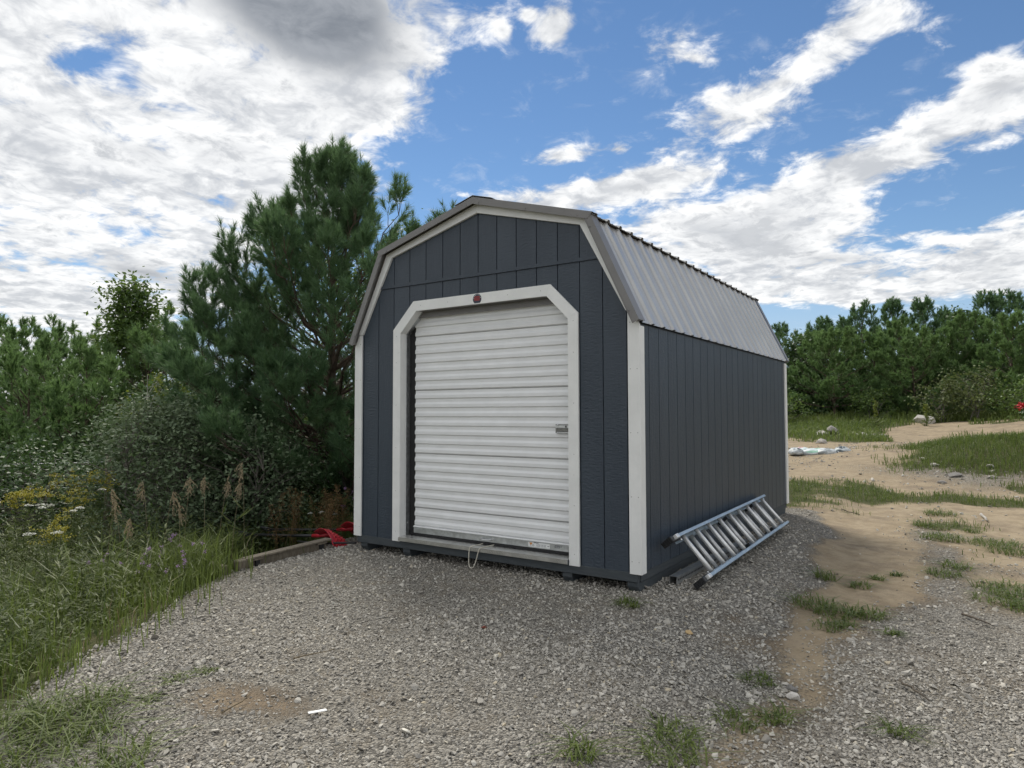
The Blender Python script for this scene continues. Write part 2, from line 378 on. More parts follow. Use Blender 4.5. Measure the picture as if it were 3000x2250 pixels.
def height(x,y):
    x=np.asarray(x,float); y=np.asarray(y,float)
    sd=edge_sd(x,y)
    h=-0.05*np.clip(-0.3-y,0,6)-0.12*np.clip(-1.55-x,0,1.2)
    D=0.16+0.22*sstep(-3.6,-1.2,y)
    h=h-D*sstep(-.1,1.4,sd)-0.1*sstep(1.5,6,sd)
    h=h+0.03*np.clip(sd-8,0,40)*sstep(-2,8,y)
    # right: pad steps down to the sand track, then the yard climbs to the trees
    out=1-sstep(-1,1,sd)
    h=h-0.09*sstep(1.95,2.75,x+0.35*sstep(2,5,y)+.12*wob(x,y,2.,3))*out
    h=h+out*0.042*np.clip(y-5.0,0,34)*1
    h=h+out*0.56*np.exp(-((x-5.4)/3.2)**2-((y-13.2)/2.8)**2)      # grassy bank
    h=h+out*0.35*np.exp(-((x-6.5)/4)**2-((y-25)/4)**2)              # spoil heap
    h=h+(0.02+0.02*sstep(4,12,y))*wob(x,y,1.7,7)*sstep(0.1,0.9,np.maximum(np.abs(x)-1.5,np.maximum(-y-.05,y-5)))
    return h
SAND_L = np.array([(2.72, -1.6), (2.70, -0.82), (2.68, -0.5), (2.62, 0.07), (2.54, 0.54), (2.55, 1.25), (2.30, 2.51), (2.25, 4.2), (1.85, 5.3), (-3, 6.3)])
SAND_R = np.array([(2.73, -1.6), (2.76, -0.96), (2.80, -0.41), (2.88, 0.25), (2.96, 0.77), (3.16, 1.46), (3.18, 2.54), (3.04, 3.33), (2.93, 4.91), (2.9, 7.0)])
def px(poly, y): return np.interp(y, poly[:, 1], poly[:, 0])
SOIL = [(0.42, -2.86, .22, .12, 1.0), (0.62, -2.56, .30, .11, 1.0), (0.92, -2.2, .28, .10, .9), (0.3, -2.62, .2, .12, .7), (2.28, 0.0, .24, .26, .8), (2.44, -0.42, .22, .3, .6), (2.36, -0.9, .25, .3, .4), (0.95, -0.75, .5, .3, .35), (0.3, -0.35, .6, .16, .35), (1.7, -0.5, .25, .2, .3)]
def gravel_cover(x, y):
    """0..1: how thickly crushed stone lies here"""
    sd = edge_sd(x, y)
    g = 1 - sstep(0.02, 0.26, sd + 0.06 * wob(x, y, 9., 11))
    w = 0.10 * wob(x, y, 5., 5) + 0.05 * wob(x, y, 13., 6)
    L = px(SAND_L, y); R = np.maximum(px(SAND_R, y), L + 0.02)
    insand = 0.94 * sstep(-0.22, 0.10, x - L + w) * (1 - sstep(-0.16, 0.42, x - R + w))
    right = sstep(-0.1, 0.5, x - R + w)
    g = g * (1 - insand)
    far = 0.66 - 0.36 * sstep(0.2, 3.5, y) + 0.32 * wob(x, y, 3.1, 21) + 0.3 * sstep(0.4, 0.9, np.exp(-((x - 3.25) / .35) ** 2 - ((y - 3.4) / .8) ** 2))
    g = g * (1 - right) + right * np.clip(far, 0.10, 0.85)
    back = sstep(5.2, 6.0, y + 0.3 * wob(x, y, 4, 9)); g = g * (1 - back) + back * np.clip(0.05 + 0.28 * wob(x, y, 1.5, 31) + 0.45 * np.exp(-((x - 3.6) / 1.2) ** 2 - ((y - 10) / 2.2) ** 2), 0, .6)
    for sx, sy, a, b, k in SOIL: g = g * (1 - 0.6 * k * np.clip(0.8 + 0.9 * wob(x, y, 12, 13), 0, 1) * np.exp(-((x - sx) / (a * 1.5)) ** 2 - ((y - sy) / (b * 1.6)) ** 2))
    return np.clip(g, 0, 1)
def soil_cover(x, y):
    s = 0 * x
    for sx, sy, a, b, k in SOIL: s = np.maximum(s, k * np.exp(-((x - sx) / (a * 1.7)) ** 2 - ((y - sy) / (b * 1.9)) ** 2))
    return np.clip(s, 0, 1)
def grass_cover(x, y):
    """0..1 where turf or meadow grows"""
    sd = edge_sd(x, y); g = sstep(-0.05, 0.16, sd)
    out = 1 - g
    bank = np.clip(np.exp(-(((x - 5.3) / 3.7) ** 4) - (((y - 13.0) / 3.3) ** 4)) * 1.3 - .22 + .35 * wob(x, y, 2.3, 45) + .2 * wob(x, y, 6., 46), 0, 1) * (np.abs(y - 13.2) < 4.5) * (x > 1)
    rear = np.clip(1.25 * np.exp(-(((x - 1.55) / 1.05) ** 4) - (((y - 7.2) / 1.9) ** 4)) - .3 + .5 * wob(x, y, 3.1, 47) + .25 * wob(x, y, 8., 48), 0, 1) * np.exp(-(((x - 1.55) / 1.25) ** 4) - (((y - 7.0) / 2.1) ** 4)) + 0.8 * np.exp(-(((x - 2.75) / 0.7) ** 2) - (((y - 7.4) / 0.6) ** 2)) + .75 * np.exp(-(((x - 3.35) / 0.55) ** 2) - (((y - 5.4) / 0.35) ** 2))
    far = sstep(15.5, 17.5, y + 0.12 * (x - 1) * 4 + 1.3 * wob(x, y, .8, 41) + .6 * wob(x, y, 2.9, 42)) * (1 - sstep(0.7, 1.7, x - 0.05 * (y - 17) + .7 * wob(x, y, 1.1, 43) + .35 * wob(x, y, 3.7, 44))) + sstep(26.2, 27.6, y + wob(x, y, .6, 4))
    mid = 0.75 * sstep(0.15, 0.75, wob(x, y, 2.1, 51) + .35 * wob(x, y, 5.3, 52)) * sstep(0.5, 4, y) * sstep(0.1, 0.8, x - px(SAND_R, y) + .4 * sstep(5, 8, y))
    return np.clip(g + out * np.clip(bank + rear + far + mid, 0, 1), 0, 1)

def build_ground():
    def axis(lo, hi, step, far, grow=1.13, g2=1.13):
        a = list(np.arange(lo, hi + 1e-6, step)); s = step
        while a[-1] < far: s *= (g2 if a[-1] < 45 else 1.3); a.append(a[-1] + s)
        s = step
        while a[0] > -far: s *= grow; a.insert(0, a[0] - s)
        return np.array(a)
    xs = axis(-3.2, 5.2, 0.045, 600, 1.10, 1.07); ys = axis(-4.2, 7.0, 0.05, 600, 1.13, 1.022)
    X, Y = np.meshgrid(xs, ys); Z = height(X, Y)
    near = np.exp(-((X - 1) / 6) ** 2 - ((Y - 0) / 6) ** 2)
    r = RNG(4); g = gravel_cover(X, Y)
    Z = Z + near * ((0.006 * wob(X, Y, 11., 61) + 0.004 * wob(X, Y, 29., 62)))
    rut = np.minimum(np.abs(X - px(SAND_L, Y) - 0.22), np.abs(X - px(SAND_L, Y) - 0.52)); Z = Z - near * 0.022 * np.exp(-(rut / 0.07) ** 2) * (1 - g) * (.6 + .4 * wob(X, Y, 6, 64)) + near * (1 - g) * r.normal(0, .0022, X.shape)
    Z = Z + near * g * r.normal(0, 0.0035, X.shape)
    n, m = X.shape; i, j = np.meshgrid(np.arange(n - 1), np.arange(m - 1), indexing='ij'); a = (i * m + j).ravel()
    F = np.stack([a, a + 1, a + m + 1, a + m], -1)
    at = dict(gravel=g.ravel(), soil=soil_cover(X, Y).ravel(), grass=grass_cover(X, Y).ravel())
    m_, nt, p = new_mat('ground', (0.3, 0.25, 0.2), 0.95, 0, 0.2)
    def attr(nm):
        t = nt.nodes.new('ShaderNodeAttribute'); t.attribute_name = nm; return E(nt, t.outputs['Fac'])
    tc = nt.nodes.new('ShaderNodeTexCoord'); v = tc.outputs['Object']
    big = noise(nt, v, 0.9, 6, 0.6); mid = noise(nt, v, 7.0, 6, 0.65); fine = noise(nt, v, 60.0, 5, 0.7)
    sand = mix(nt, smooth(nt, mid, 0.3, 0.7), (0.245, 0.193, 0.127), (0.335, 0.275, 0.190))
    sand = mix(nt, smooth(nt, fine, 0.55, 0.8, 0, 0.5), sand, (0.20, 0.155, 0.10))
    soil = mix(nt, smooth(nt, fine, 0.3, 0.7), (0.180, 0.138, 0.092), (0.26, 0.205, 0.145))
    sand = mix(nt, smooth(nt, attr('soil') + (mid - 0.5) * 1.3 + (fine - 0.5) * 0.5, 0.35, 0.75), sand, soil)
    # crushed stone fines: cells of different grey
    vo = nt.nodes.new('ShaderNodeTexVoronoi'); vo.inputs['Scale'].default_value = 85.0; nt.links.new(v, vo.inputs['Vector'])
    cs = nt.nodes.new('ShaderNodeSeparateColor'); nt.links.new(vo.outputs['Color'], cs.inputs[0])
    cr = nt.nodes.new('ShaderNodeValToRGB'); e = cr.color_ramp.elements
    e[0].position = 0.0; e[0].color = (0.115, 0.107, 0.094, 1); e[1].position = 1.0; e[1].color = (0.44, 0.415, 0.365, 1)
    k = e.new(0.55); k.color = (0.255, 0.24, 0.21, 1)
    nt.links.new(cs.outputs[0], cr.inputs[0])
    dusty = mix(nt, smooth(nt, mid + (big - 0.5) * 0.6, 0.45, 0.72, 0, 0.45), cr.outputs[0], (0.235, 0.20, 0.15))
    gm = smooth(nt, attr('gravel') + (fine - 0.5) * 1.1 + (mid - 0.5) * 0.5, 0.22, 0.72)
    col = mix(nt, gm, sand, dusty)
    dirt = smooth(nt, noise(nt, v, 1.7, 5, 0.65) + (fine - 0.5) * 0.3, 0.46, 0.68, 0.0, 0.7)
    col = mix(nt, dirt * smooth(nt, attr('gravel'), 0.9, 0.3), col, (0.17, 0.135, 0.098))
    turf = mix(nt, smooth(nt, mid, 0.3, 0.7), (0.050, 0.060, 0.022), (0.10, 0.095, 0.045))
    col = mix(nt, smooth(nt, attr('grass') + (mid - 0.5) * 0.8, 0.45, 0.7), col, turf)
    nt.links.new(col, p.inputs['Base Color'])
    hb = (E(nt, vo.outputs['Distance']) * -1.0) * gm * 1.6 + fine * 0.35 + mid * 0.4
    bump(nt, p, hb, 0.8, 0.02)
    o = link('ground', np_mesh('ground', np.stack([X, Y, Z], -1).reshape(-1, 3), F, m_, True, at))
    tag(o, kind='structure')
    return xs, ys, Z
GRID = build_ground()
def height(x, y):
    """height of the ground mesh itself, so that everything stands on it"""
    xs, ys, Z = GRID; x = np.asarray(x, float); y = np.asarray(y, float)
    i = np.clip(np.searchsorted(xs, x) - 1, 0, len(xs) - 2); j = np.clip(np.searchsorted(ys, y) - 1, 0, len(ys) - 2)
    u = (x - xs[i]) / (xs[i + 1] - xs[i]); v = (y - ys[j]) / (ys[j + 1] - ys[j])
    return Z[j, i] * (1 - u) * (1 - v) + Z[j, i + 1] * u * (1 - v) + Z[j + 1, i] * (1 - u) * v + Z[j + 1, i + 1] * u * v
# ------------------------------------------------------------------ the shed (inches in here, scaled on the way out)
def build_shed():
    S = empty('storage_shed'); tag(S, 'slate grey barn style storage shed with white trim and closed roll up door', 'shed')
    LEN = 192.0
    def sc(pts): return [(x * IN, z * IN) for x, z in pts]
    def clip(poly, a, b, c, keep=1):
        """keep a*x+b*z+c >= 0 (keep=1) or <= 0"""
        out = []; n = len(poly); d = [keep * (a * x + b * z + c) for x, z in poly]
        for i in range(n):
            j = (i + 1) % n
            if d[i] >= 0: out.append(poly[i])
            if (d[i] >= 0) != (d[j] >= 0):
                t = d[i] / (d[i] - d[j]); out.append((poly[i][0] + t * (poly[j][0] - poly[i][0]), poly[i][1] + t * (poly[j][1] - poly[i][1])))
        return out
    def area(p): return abs(sum(p[i][0] * p[(i + 1) % len(p)][1] - p[(i + 1) % len(p)][0] * p[i][1] for i in range(len(p)))) / 2
    def lines(poly):   # inside (ccw) is positive
        out = []
        for i in range(len(poly)):
            (x0, z0), (x1, z1) = poly[i], poly[(i + 1) % len(poly)]
            a, b = -(z1 - z0), (x1 - x0); out.append((a, b, -(a * x0 + b * z0)))
        return out
    GABLE = [(-59.6, 5.7), (59.6, 5.7), (59.6, 80.6), (43.4, 113.4), (0, 125.8), (-43.4, 113.4), (-59.6, 80.6)]
    HOLE = [(-36.75, 3), (36.75, 3), (36.75, 83.3), (28.4, 91.6), (-28.4, 91.6), (-36.75, 83.3)]
    def carve(poly):
        for l in lines(GABLE):
            poly = clip(poly, *l)
            if len(poly) < 3: return []
        out = []
        for l in lines(HOLE):
            o = clip(poly, *l, keep=-1)
            if len(o) >= 3 and area(o) > 0.05: out.append(o)
            poly = clip(poly, *l)
            if len(poly) < 3: break
        return out
    # walls: thin backing sheets, boards of the grooved siding in front of them
    def wall_sheet(y0, y1, hole):
        bm = bmesh.new()
        for p in (carve([(-70, 0), (70, 0), (70, 140), (-70, 140)]) if hole else [GABLE]): add_prism(bm, sc(p), y0, y1)
        return link('wall', bm_mesh('wall', bm, M['siding']), S)
    fw = wall_sheet(0.012, 0.035, True); fw['label'] = 'front gable wall with the door opening'
    wall_sheet(LEN * IN - 0.03, LEN * IN - 0.006, False)
    gap = 0.16
    for k in range(-8, 8):
        for z0, z1 in ((0, 100.6), (101.9, 140)):
            ps = carve([(k * 8 + gap, z0), (k * 8 + 8 - gap, z0), (k * 8 + 8 - gap, z1), (k * 8 + gap, z1)])
            if ps:
                bm = bmesh.new()
                for p in ps: add_prism(bm, sc(p), 0.0, 0.0115)
                link('siding_board', bm_mesh('siding_board', bm, M['siding']), fw)
    bm = bmesh.new(); add_prism(bm, sc([(-50.2, 100.7), (50.2, 100.7), (49.4, 101.85), (-49.4, 101.85)]), -0.011, 0.0115)
    o = link('drip_strip', bm_mesh('drip_strip', bm, M['siding']), fw)
    for sx in (-1, 1):
        bm = bmesh.new(); x0, x1 = sorted((sx * 59.0 * IN, sx * 58.2 * IN)); add_box(bm, (x0, 0.036, 5.7 * IN), (x1, LEN * IN - 0.031, 80.6 * IN))
        sw = link('wall', bm_mesh('wall', bm, M['siding']), S)
        bm = bmesh.new(); x0, x1 = sorted((sx * 59.05 * IN, sx * 59.6 * IN))
        add_box(bm, (x0, (0 + gap) * IN, 5.7 * IN), (x1, (8 - gap) * IN, 79.6 * IN)); me = bm_mesh('siding_board', bm, M['siding'])
        for k in range(24):
            b = link('siding_board', me, sw); b.location.y = k * 8 * IN
    # rim joist (skirt), skids
    def bx(name, lo, hi, mat, bev=0.0, par=S): return box(name, tuple(c * IN for c in lo), tuple(c * IN for c in hi), mat, par, bev * IN)
    bx('rim_board', (-58.9, -0.15, 2.85), (58.9, 1.35, 5.66), M['skirt'], 0.12)
    for sx in (-1, 1):
        a, b = sorted((sx * 59.2, sx * 57.6)); bx('rim_board', (a, 1.4, 2.85), (b, LEN - 0.2, 5.66), M['skirt'], 0.12)
    bx('floor_deck', (-57.5, 1.4, 4.9), (57.5, LEN - 1, 5.5), M['oldwood'])
    for x in (-57.3, -35.2, 33.0, 55.2):
        bm = bmesh.new(); w = 3.5
        pr = [(0.3, 2.82), (LEN - .3, 2.82), (LEN - .3, 1.6), (LEN - 1.8, -0.6), (1.8, -0.6), (0.3, 1.5)]
        a = [bm.verts.new((x * IN, y * IN, z * IN)) for y, z in pr]; b = [bm.verts.new(((x + w) * IN, y * IN, z * IN)) for y, z in pr]
        bm.faces.new(a); bm.faces.new(b[::-1])
        for i in range(6): bm.faces.new((a[i], b[i], b[(i + 1) % 6], a[(i + 1) % 6]))
        bmesh.ops.recalc_face_normals(bm, faces=bm.faces); bmesh.ops.bevel(bm, geom=list(bm.edges), offset=0.003, segments=1, affect='EDGES')
        link('skid', bm_mesh('skid', bm, M['skirt']), S)
    # corner boards
    for sx in (-1, 1):
        for y0, y1, top in ((-0.72, 0.0, 83.9),):
            prism('corner_board', sc([(sx * 56.5, 5.35), (sx * 60.35, 5.35), (sx * 60.35, 79.2), (sx * 58.0, 83.6), (sx * 56.5, 83.6)][::sx]), -0.72 * IN, -0.01 * IN, M['white'], S, 0.0015)
        for ya, yb in ((0.02, 2.9), (LEN - 3.4, LEN + 0.7)):
            a, b = sorted((sx * 59.65, sx * 60.35)); bx('corner_board', (a, ya, 5.35), (b, yb, 78.9), M['white'], 0.06)
    # rake boards
    RI = [(-56.0, 83.7), (-40.6, 112.2), (0, 122.8), (40.6, 112.2), (56.0, 83.7)]
    RO = [(-58.2, 83.7), (-43.2, 113.7), (0, 126.0), (43.2, 113.7), (58.2, 83.7)]
    for i in range(4): prism('rake_board', sc([RI[i], RI[i + 1], RO[i + 1], RO[i]]), -0.95 * IN, -0.01 * IN, M['white'], S, 0.0012)
    # nail heads along the casing and corner boards
    bm = bmesh.new(); bmesh.ops.create_cone(bm, cap_ends=True, segments=6, radius1=0.0035, radius2=0.003, depth=0.002, matrix=Matrix.Rotation(math.pi / 2, 4, 'X')); nail = bm_mesh('nail', bm, M['flash'])
    for x, z in [(sx * xx, zz) for sx in (-1, 1) for xx in (57.3, 59.5) for zz in (9, 28, 47, 66, 80)] + [(sx * 38, zz) for sx in (-1, 1) for zz in (9, 24, 40, 56, 72, 82)] + [(xx, 92.7) for xx in (-26, -13, 13, 26)]:
        o = link('nail', nail, S); o.location = (x * IN, -0.75 * IN, z * IN)
    # roof
    ROOF = [(-60.3, 79.9), (-44.2, 114.3), (0, 126.75), (44.2, 114.3), (60.3, 79.9)]
    Y0, Y1 = -2.7, LEN + 2.7
    bm = bmesh.new()      # the deck under the steel carries the panels, flashing and screws
    for s in range(4):
        (xa, za), (xb, zb) = ROOF[s], ROOF[s + 1]; L = math.hypot(xb - xa, zb - za); tx, tz = (xb - xa) / L, (zb - za) / L; nx, nz = -tz, tx
        ea, eb_ = (4, 0) if s == 0 else ((0, 4) if s == 3 else (0, 0))
        add_prism(bm, sc([(xa + nx * .05 + tx * ea, za + nz * .05 + tz * ea), (xb + nx * .05 - tx * eb_, zb + nz * .05 - tz * eb_), (xb - nx * .9 - tx * eb_, zb - nz * .9 - tz * eb_), (xa - nx * .9 + tx * ea, za - nz * .9 + tz * ea)]), (-0.3 + .02 * s) * IN, (LEN + 0.6 - .02 * s) * IN)
    roof = link('roof', bm_mesh('roof', bm, M['oldwood']), S)
    def rib(y):   # rib profile: height in inches at distance y along the wall, ribs every 9 in
        t = np.abs(((y + 4.5) % 9) - 4.5); minor = np.abs(((y + 4.5 + 3) % 9) - 4.5); minor2 = np.abs(((y + 4.5 - 3) % 9) - 4.5)
        return np.clip((1.15 - t) / 0.55, 0, 1) * 0.75 + 0.10 * (np.clip((0.6 - minor) / .3, 0, 1) + np.clip((0.6 - minor2) / .3, 0, 1))
    brk = np.array([-4.5, -3.6, -3.3, -2.7, -2.4, -1.15, -0.6, 0.6, 1.15, 2.4, 2.7, 3.3, 3.6, 4.5])
    for s in range(4):
        (xa, za), (xb, zb) = ROOF[s], ROOF[s + 1]
        L = math.hypot(xb - xa, zb - za); tx, tz = (xb - xa) / L, (zb - za) / L; nx, nz = -tz, tx
        # the upper sheets run past the knee
        lower = s in (0, 3)
        t0, t1 = (0.0, L - 0.4) if s == 0 else ((-1.6, L) if s == 1 else ((0.0, L + 1.6) if s == 2 else (0.4, L)))
        lift = 0.15 if lower else 0.55
        ts = np.linspace(t0, t1, 5)
        y = Y0
        while y < Y1 - 1:
            ye = min(y + 36, Y1)
            yy = np.unique(np.round(np.clip(np.concatenate([brk + 9 * c for c in range(-1, 26)]), y, ye), 3))
            r = rib(yy) + lift
            G = np.zeros((len(ts), len(yy), 3)); G[..., 0] = xa + tx * ts[:, None] + nx * r; G[..., 1] = yy[None, :]; G[..., 2] = za + tz * ts[:, None] + nz * r
            V, F = sheet_solid(G * IN, np.array([-nx, 0, -nz]) * 0.0012)
            link('roof_panel', np_mesh('roof_panel', V, F, M['roof']), roof)
            y += 36
    # rake flashing: a face in front and a lip on top, front and rear
    def off(k):
        """roof outline moved outwards by k inches"""
        out = []
        n = [(-(ROOF[i + 1][1] - ROOF[i][1]), ROOF[i + 1][0] - ROOF[i][0]) for i in range(4)]
        n = [(a / math.hypot(a, b), b / math.hypot(a, b)) for a, b in n]
        for i, (x, z) in enumerate(ROOF):
            if i == 0: v = n[0]; s = 1
            elif i == 4: v = n[3]; s = 1
            else:
                v = (n[i - 1][0] + n[i][0], n[i - 1][1] + n[i][1]); l = math.hypot(*v); v = (v[0] / l, v[1] / l); s = 1 / (v[0] * n[i][0] + v[1] * n[i][1])
            out.append((x + v[0] * k * s, z + v[1] * k * s))
        return out
    A, B, C2 = off(1.1), off(-0.95), off(-1.25)
    for ya, yb, yt in ((Y0 - 0.45, Y0 - 0.3, 4.2), (Y1 + 0.3, Y1 + 0.45, -4.2)):
        for i in range(4):
            e = 0.25 if i in (1, 2) else 0.0     # upper pieces lie over the lower ones
            ya_, yb_ = (ya - e * .4, yb - e * .4) if yt > 0 else (ya + e * .4, yb + e * .4)
            P0, P1, Q0, Q1 = A[i], A[i + 1], B[i], B[i + 1]
            if i == 1: k = 1.3 / 46.7; P0 = (P0[0] + (P0[0] - P1[0]) * k, P0[1] + (P0[1] - P1[1]) * k); Q0 = (Q0[0] + (Q0[0] - Q1[0]) * k, Q0[1] + (Q0[1] - Q1[1]) * k)
            if i == 2: k = 1.3 / 46.7; P1 = (P1[0] + (P1[0] - P0[0]) * k, P1[1] + (P1[1] - P0[1]) * k); Q1 = (Q1[0] + (Q1[0] - Q0[0]) * k, Q1[1] + (Q1[1] - Q0[1]) * k)
            bm = bmesh.new(); add_prism(bm, sc([Q0, Q1, P1, P0]), ya_ * IN, yb_ * IN)
            # lip over the first rib
            T0 = (P0[0] - (P0[0] - Q0[0]) * 0.03, P0[1] - (P0[1] - Q0[1]) * 0.03); T1 = (P1[0] - (P1[0] - Q1[0]) * 0.03, P1[1] - (P1[1] - Q1[1]) * 0.03)
            y_a, y_b = sorted((yb_ if yt > 0 else ya_, (Y0 if yt > 0 else Y1) + yt)); add_prism(bm, sc([T0, T1, P1, P0]), (y_a + 0.002) * IN, y_b * IN)
            # hemmed lower edge
            h0 = (Q0[0] + (C2[i][0] - B[i][0]), Q0[1] + (C2[i][1] - B[i][1])); h1 = (Q1[0] + (C2[i + 1][0] - B[i + 1][0]), Q1[1] + (C2[i + 1][1] - B[i + 1][1]))
            add_prism(bm, sc([h0, h1, Q1, Q0]), (ya_ - .12) * IN, (yb_ + .1) * IN)
            link('rake_flashing', bm_mesh('rake_flashing', bm, M['flash']), roof)
        for i in range(4):
            for t in ((0.06, 0.5, 0.94) if i in (1, 2) else (0.1, 0.9)):
                x = B[i][0] + (B[i + 1][0] - B[i][0]) * t; z = B[i][1] + (B[i + 1][1] - B[i][1]) * t; kx, kz = (A[i][0] - B[i][0]) * .14, (A[i][1] - B[i][1]) * .14
                bm = bmesh.new(); bmesh.ops.create_cone(bm, cap_ends=True, segments=6, radius1=0.0065, radius2=0.005, depth=0.008, matrix=Matrix.Translation(((x + kx) * IN, (ya - 0.15 if yt > 0 else yb + .15) * IN, (z + kz) * IN)) @ Matrix.Rotation(math.pi / 2, 4, 'X'))
                link('screw', bm_mesh('screw', bm, M['flash']), roof)
    # ridge cap
    bm = bmesh.new()
    for sx in (-1, 1): add_prism(bm, sc([(0, 128.45), (sx * 8.0, 126.2), (sx * 8.0, 126.1), (0, 128.25)]), (Y0 - 0.6) * IN, (Y1 + 0.6) * IN)
    link('ridge_cap', bm_mesh('ridge_cap', bm, M['flash']), roof)
    # door surround
    OI = [(-36, 5.35), (-36, 82.9), (-28.1, 90.8), (28.1, 90.8), (36, 82.9), (36, 5.35)]
    OO = [(-39.7, 5.35), (-39.7, 84.4), (-29.6, 94.5), (29.6, 94.5), (39.7, 84.4), (39.7, 5.35)]
    for i in range(5): prism('door_casing', sc([OI[i], OI[i + 1], OO[i + 1], OO[i]]), -0.75 * IN, -0.01 * IN, M['white'], S, 0.0012)
    for i in range(5):   # returns into the wall
        a, b = OI[i], OI[i + 1]; dx, dz = b[0] - a[0], b[1] - a[1]; l = math.hypot(dx, dz); nx, nz = -dz / l * 0.7, dx / l * 0.7
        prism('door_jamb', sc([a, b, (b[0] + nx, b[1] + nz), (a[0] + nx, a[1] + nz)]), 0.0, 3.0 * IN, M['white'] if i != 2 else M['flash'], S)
    # roll up door
    D = box('roll_up_door', (-36 * IN, 6.2 * IN, 6 * IN), (36 * IN, 6.6 * IN, 92 * IN), M['dark'], S)
    for i in (0, 1, 3, 4):   # galvanised angle and black brush and shade strip following the opening
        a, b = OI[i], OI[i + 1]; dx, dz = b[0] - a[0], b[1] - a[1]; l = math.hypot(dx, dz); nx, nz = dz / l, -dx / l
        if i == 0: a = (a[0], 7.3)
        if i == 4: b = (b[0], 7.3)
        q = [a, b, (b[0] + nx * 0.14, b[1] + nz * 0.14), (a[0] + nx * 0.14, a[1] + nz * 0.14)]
        g = prism('door_guide', sc(q), 2.6 * IN, 4.55 * IN, M['galv'], D)
        for t in np.arange(0.06, 0.97, 0.16 if l > 20 else 0.5):
            if i in (0, 4):
                bm = bmesh.new(); bmesh.ops.create_cone(bm, cap_ends=True, segments=8, radius1=0.007, radius2=0.005, depth=0.006, matrix=Matrix.Translation(((a[0] + (b[0] - a[0]) * t + nx * .22) * IN, 3.6 * IN, (a[1] + (b[1] - a[1]) * t) * IN)) @ Matrix.Rotation(math.pi / 2, 4, 'Y'))
                link('bolt', bm_mesh('bolt', bm, M['zinc']), D)
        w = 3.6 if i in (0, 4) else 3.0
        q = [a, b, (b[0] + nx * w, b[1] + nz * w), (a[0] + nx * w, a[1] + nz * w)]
        prism('brush_shade_strip', sc(q), (4.6 if i in (0, 4) else 4.62) * IN, 4.9 * IN, M['black'], D)  # slanted strips also blacken in the shade of the corner returns
    bx('header_seal', (-30.5, 3.1, 88.6), (30.5, 3.5, 91.4), M['flash'], 0, D)
    pitch = 3.37
    prof = np.array([(0, 0.0), (0.03, -.06), (0.10, -.40), (0.13, -.44), (0.40, -.44), (0.45, -.41), (0.64, -.05), (0.69, 0.0), (1.0, 0.0)])
    G = np.zeros((2, len(prof), 3)); G[0, :, 0] = -32.7; G[1, :, 0] = 33.4
    G[:, :, 1] = prof[None, :, 1] * 0.95; G[:, :, 2] = prof[None, :, 0] * pitch
    V, F = sheet_solid(G * IN, np.array([0, 0.0008, 0])); sl = np_mesh('slat', V, F, M['curtain'], False)
    n = 24
    for k in range(n):
        o = link('slat', sl, D); o.location = (0, 4.35 * IN, (11.0 + k * pitch) * IN)
    for k in (2, 8, 15, 21):   # seams between the curtain sheets
        bx('curtain_seam', (-32.7, 4.35, 11.0 + k * pitch - 0.15), (33.4, 4.44, 11.0 + k * pitch + .05), M['curtain'], 0, D)
    bb = box('bottom_bar', (-33.2 * IN, 4.0 * IN, 8.25 * IN), (33.6 * IN, 4.6 * IN, 10.3 * IN), M['galv'], D, 0.002); bb['label'] = 'plain galvanised bottom bar of the door'
    prism_pts = np.array([(4.6, 11.0), (4.35, 11.0), (3.75, 10.75), (3.7, 10.55), (3.95, 10.3), (4.6, 10.3)])
    bm = bmesh.new(); a = [bm.verts.new((-33.2 * IN, y * IN, z * IN)) for y, z in prism_pts]; b = [bm.verts.new((33.6 * IN, y * IN, z * IN)) for y, z in prism_pts]
    bm.faces.new(a); bm.faces.new(b[::-1])
    for i in range(6): bm.faces.new((a[i], b[i], b[(i + 1) % 6], a[(i + 1) % 6]))
    link('bar_lip', bm_mesh('bar_lip', bm, M['curtain']), D)
    bx('rubber_seal', (-33.2, 4.1, 7.3), (33.6, 4.5, 8.25), M['black'], 0, D)
    # handle
    h = tube('pull_handle', np.array([(-1.4, 3.9, 9.3), (-1.2, 3.1, 9.25), (-.4, 2.75, 9.2), (2.0, 2.75, 9.2), (2.8, 3.1, 9.25), (3.0, 3.9, 9.3)]) * IN, 0.0055, M['zinc'], D)
    for x in (-1.7, 3.3):
        bm = bmesh.new(); bmesh.ops.create_cone(bm, cap_ends=True, segments=12, radius1=0.016, radius2=0.016, depth=0.004, matrix=Matrix.Translation((x * IN, 3.92 * IN, 9.3 * IN)) @ Matrix.Rotation(math.pi / 2, 4, 'X'))
        bmesh.ops.create_uvsphere(bm, u_segments=8, v_segments=5, radius=0.006, matrix=Matrix.Translation((x * IN, 3.82 * IN, 9.3 * IN)))
        link('handle_rosette', bm_mesh('handle_rosette', bm, M['zinc']), D)
    # slide lock at the right edge
    lk = box('slide_lock', (28.9 * IN, 3.55 * IN, 46.4 * IN), (35.2 * IN, 3.62 * IN, 49.2 * IN), M['latch'], D)
    box('lock_body', (29.2 * IN, 2.9 * IN, 48.0 * IN), (35.2 * IN, 3.54 * IN, 48.9 * IN), M['zinc'], D, 0.003)
    box('lock_body', (29.4 * IN, 3.1 * IN, 46.3 * IN), (35.2 * IN, 3.54 * IN, 46.8 * IN), M['zinc'], D, 0.003)
    box('lock_bolt', (30.0 * IN, 3.15 * IN, 47.0 * IN), (35.2 * IN, 3.5 * IN, 47.8 * IN), M['latch'], D, 0.002)
    box('lock_slot', (32.9 * IN, 2.85 * IN, 48.2 * IN), (33.4 * IN, 2.92 * IN, 48.8 * IN), M['black'], D)
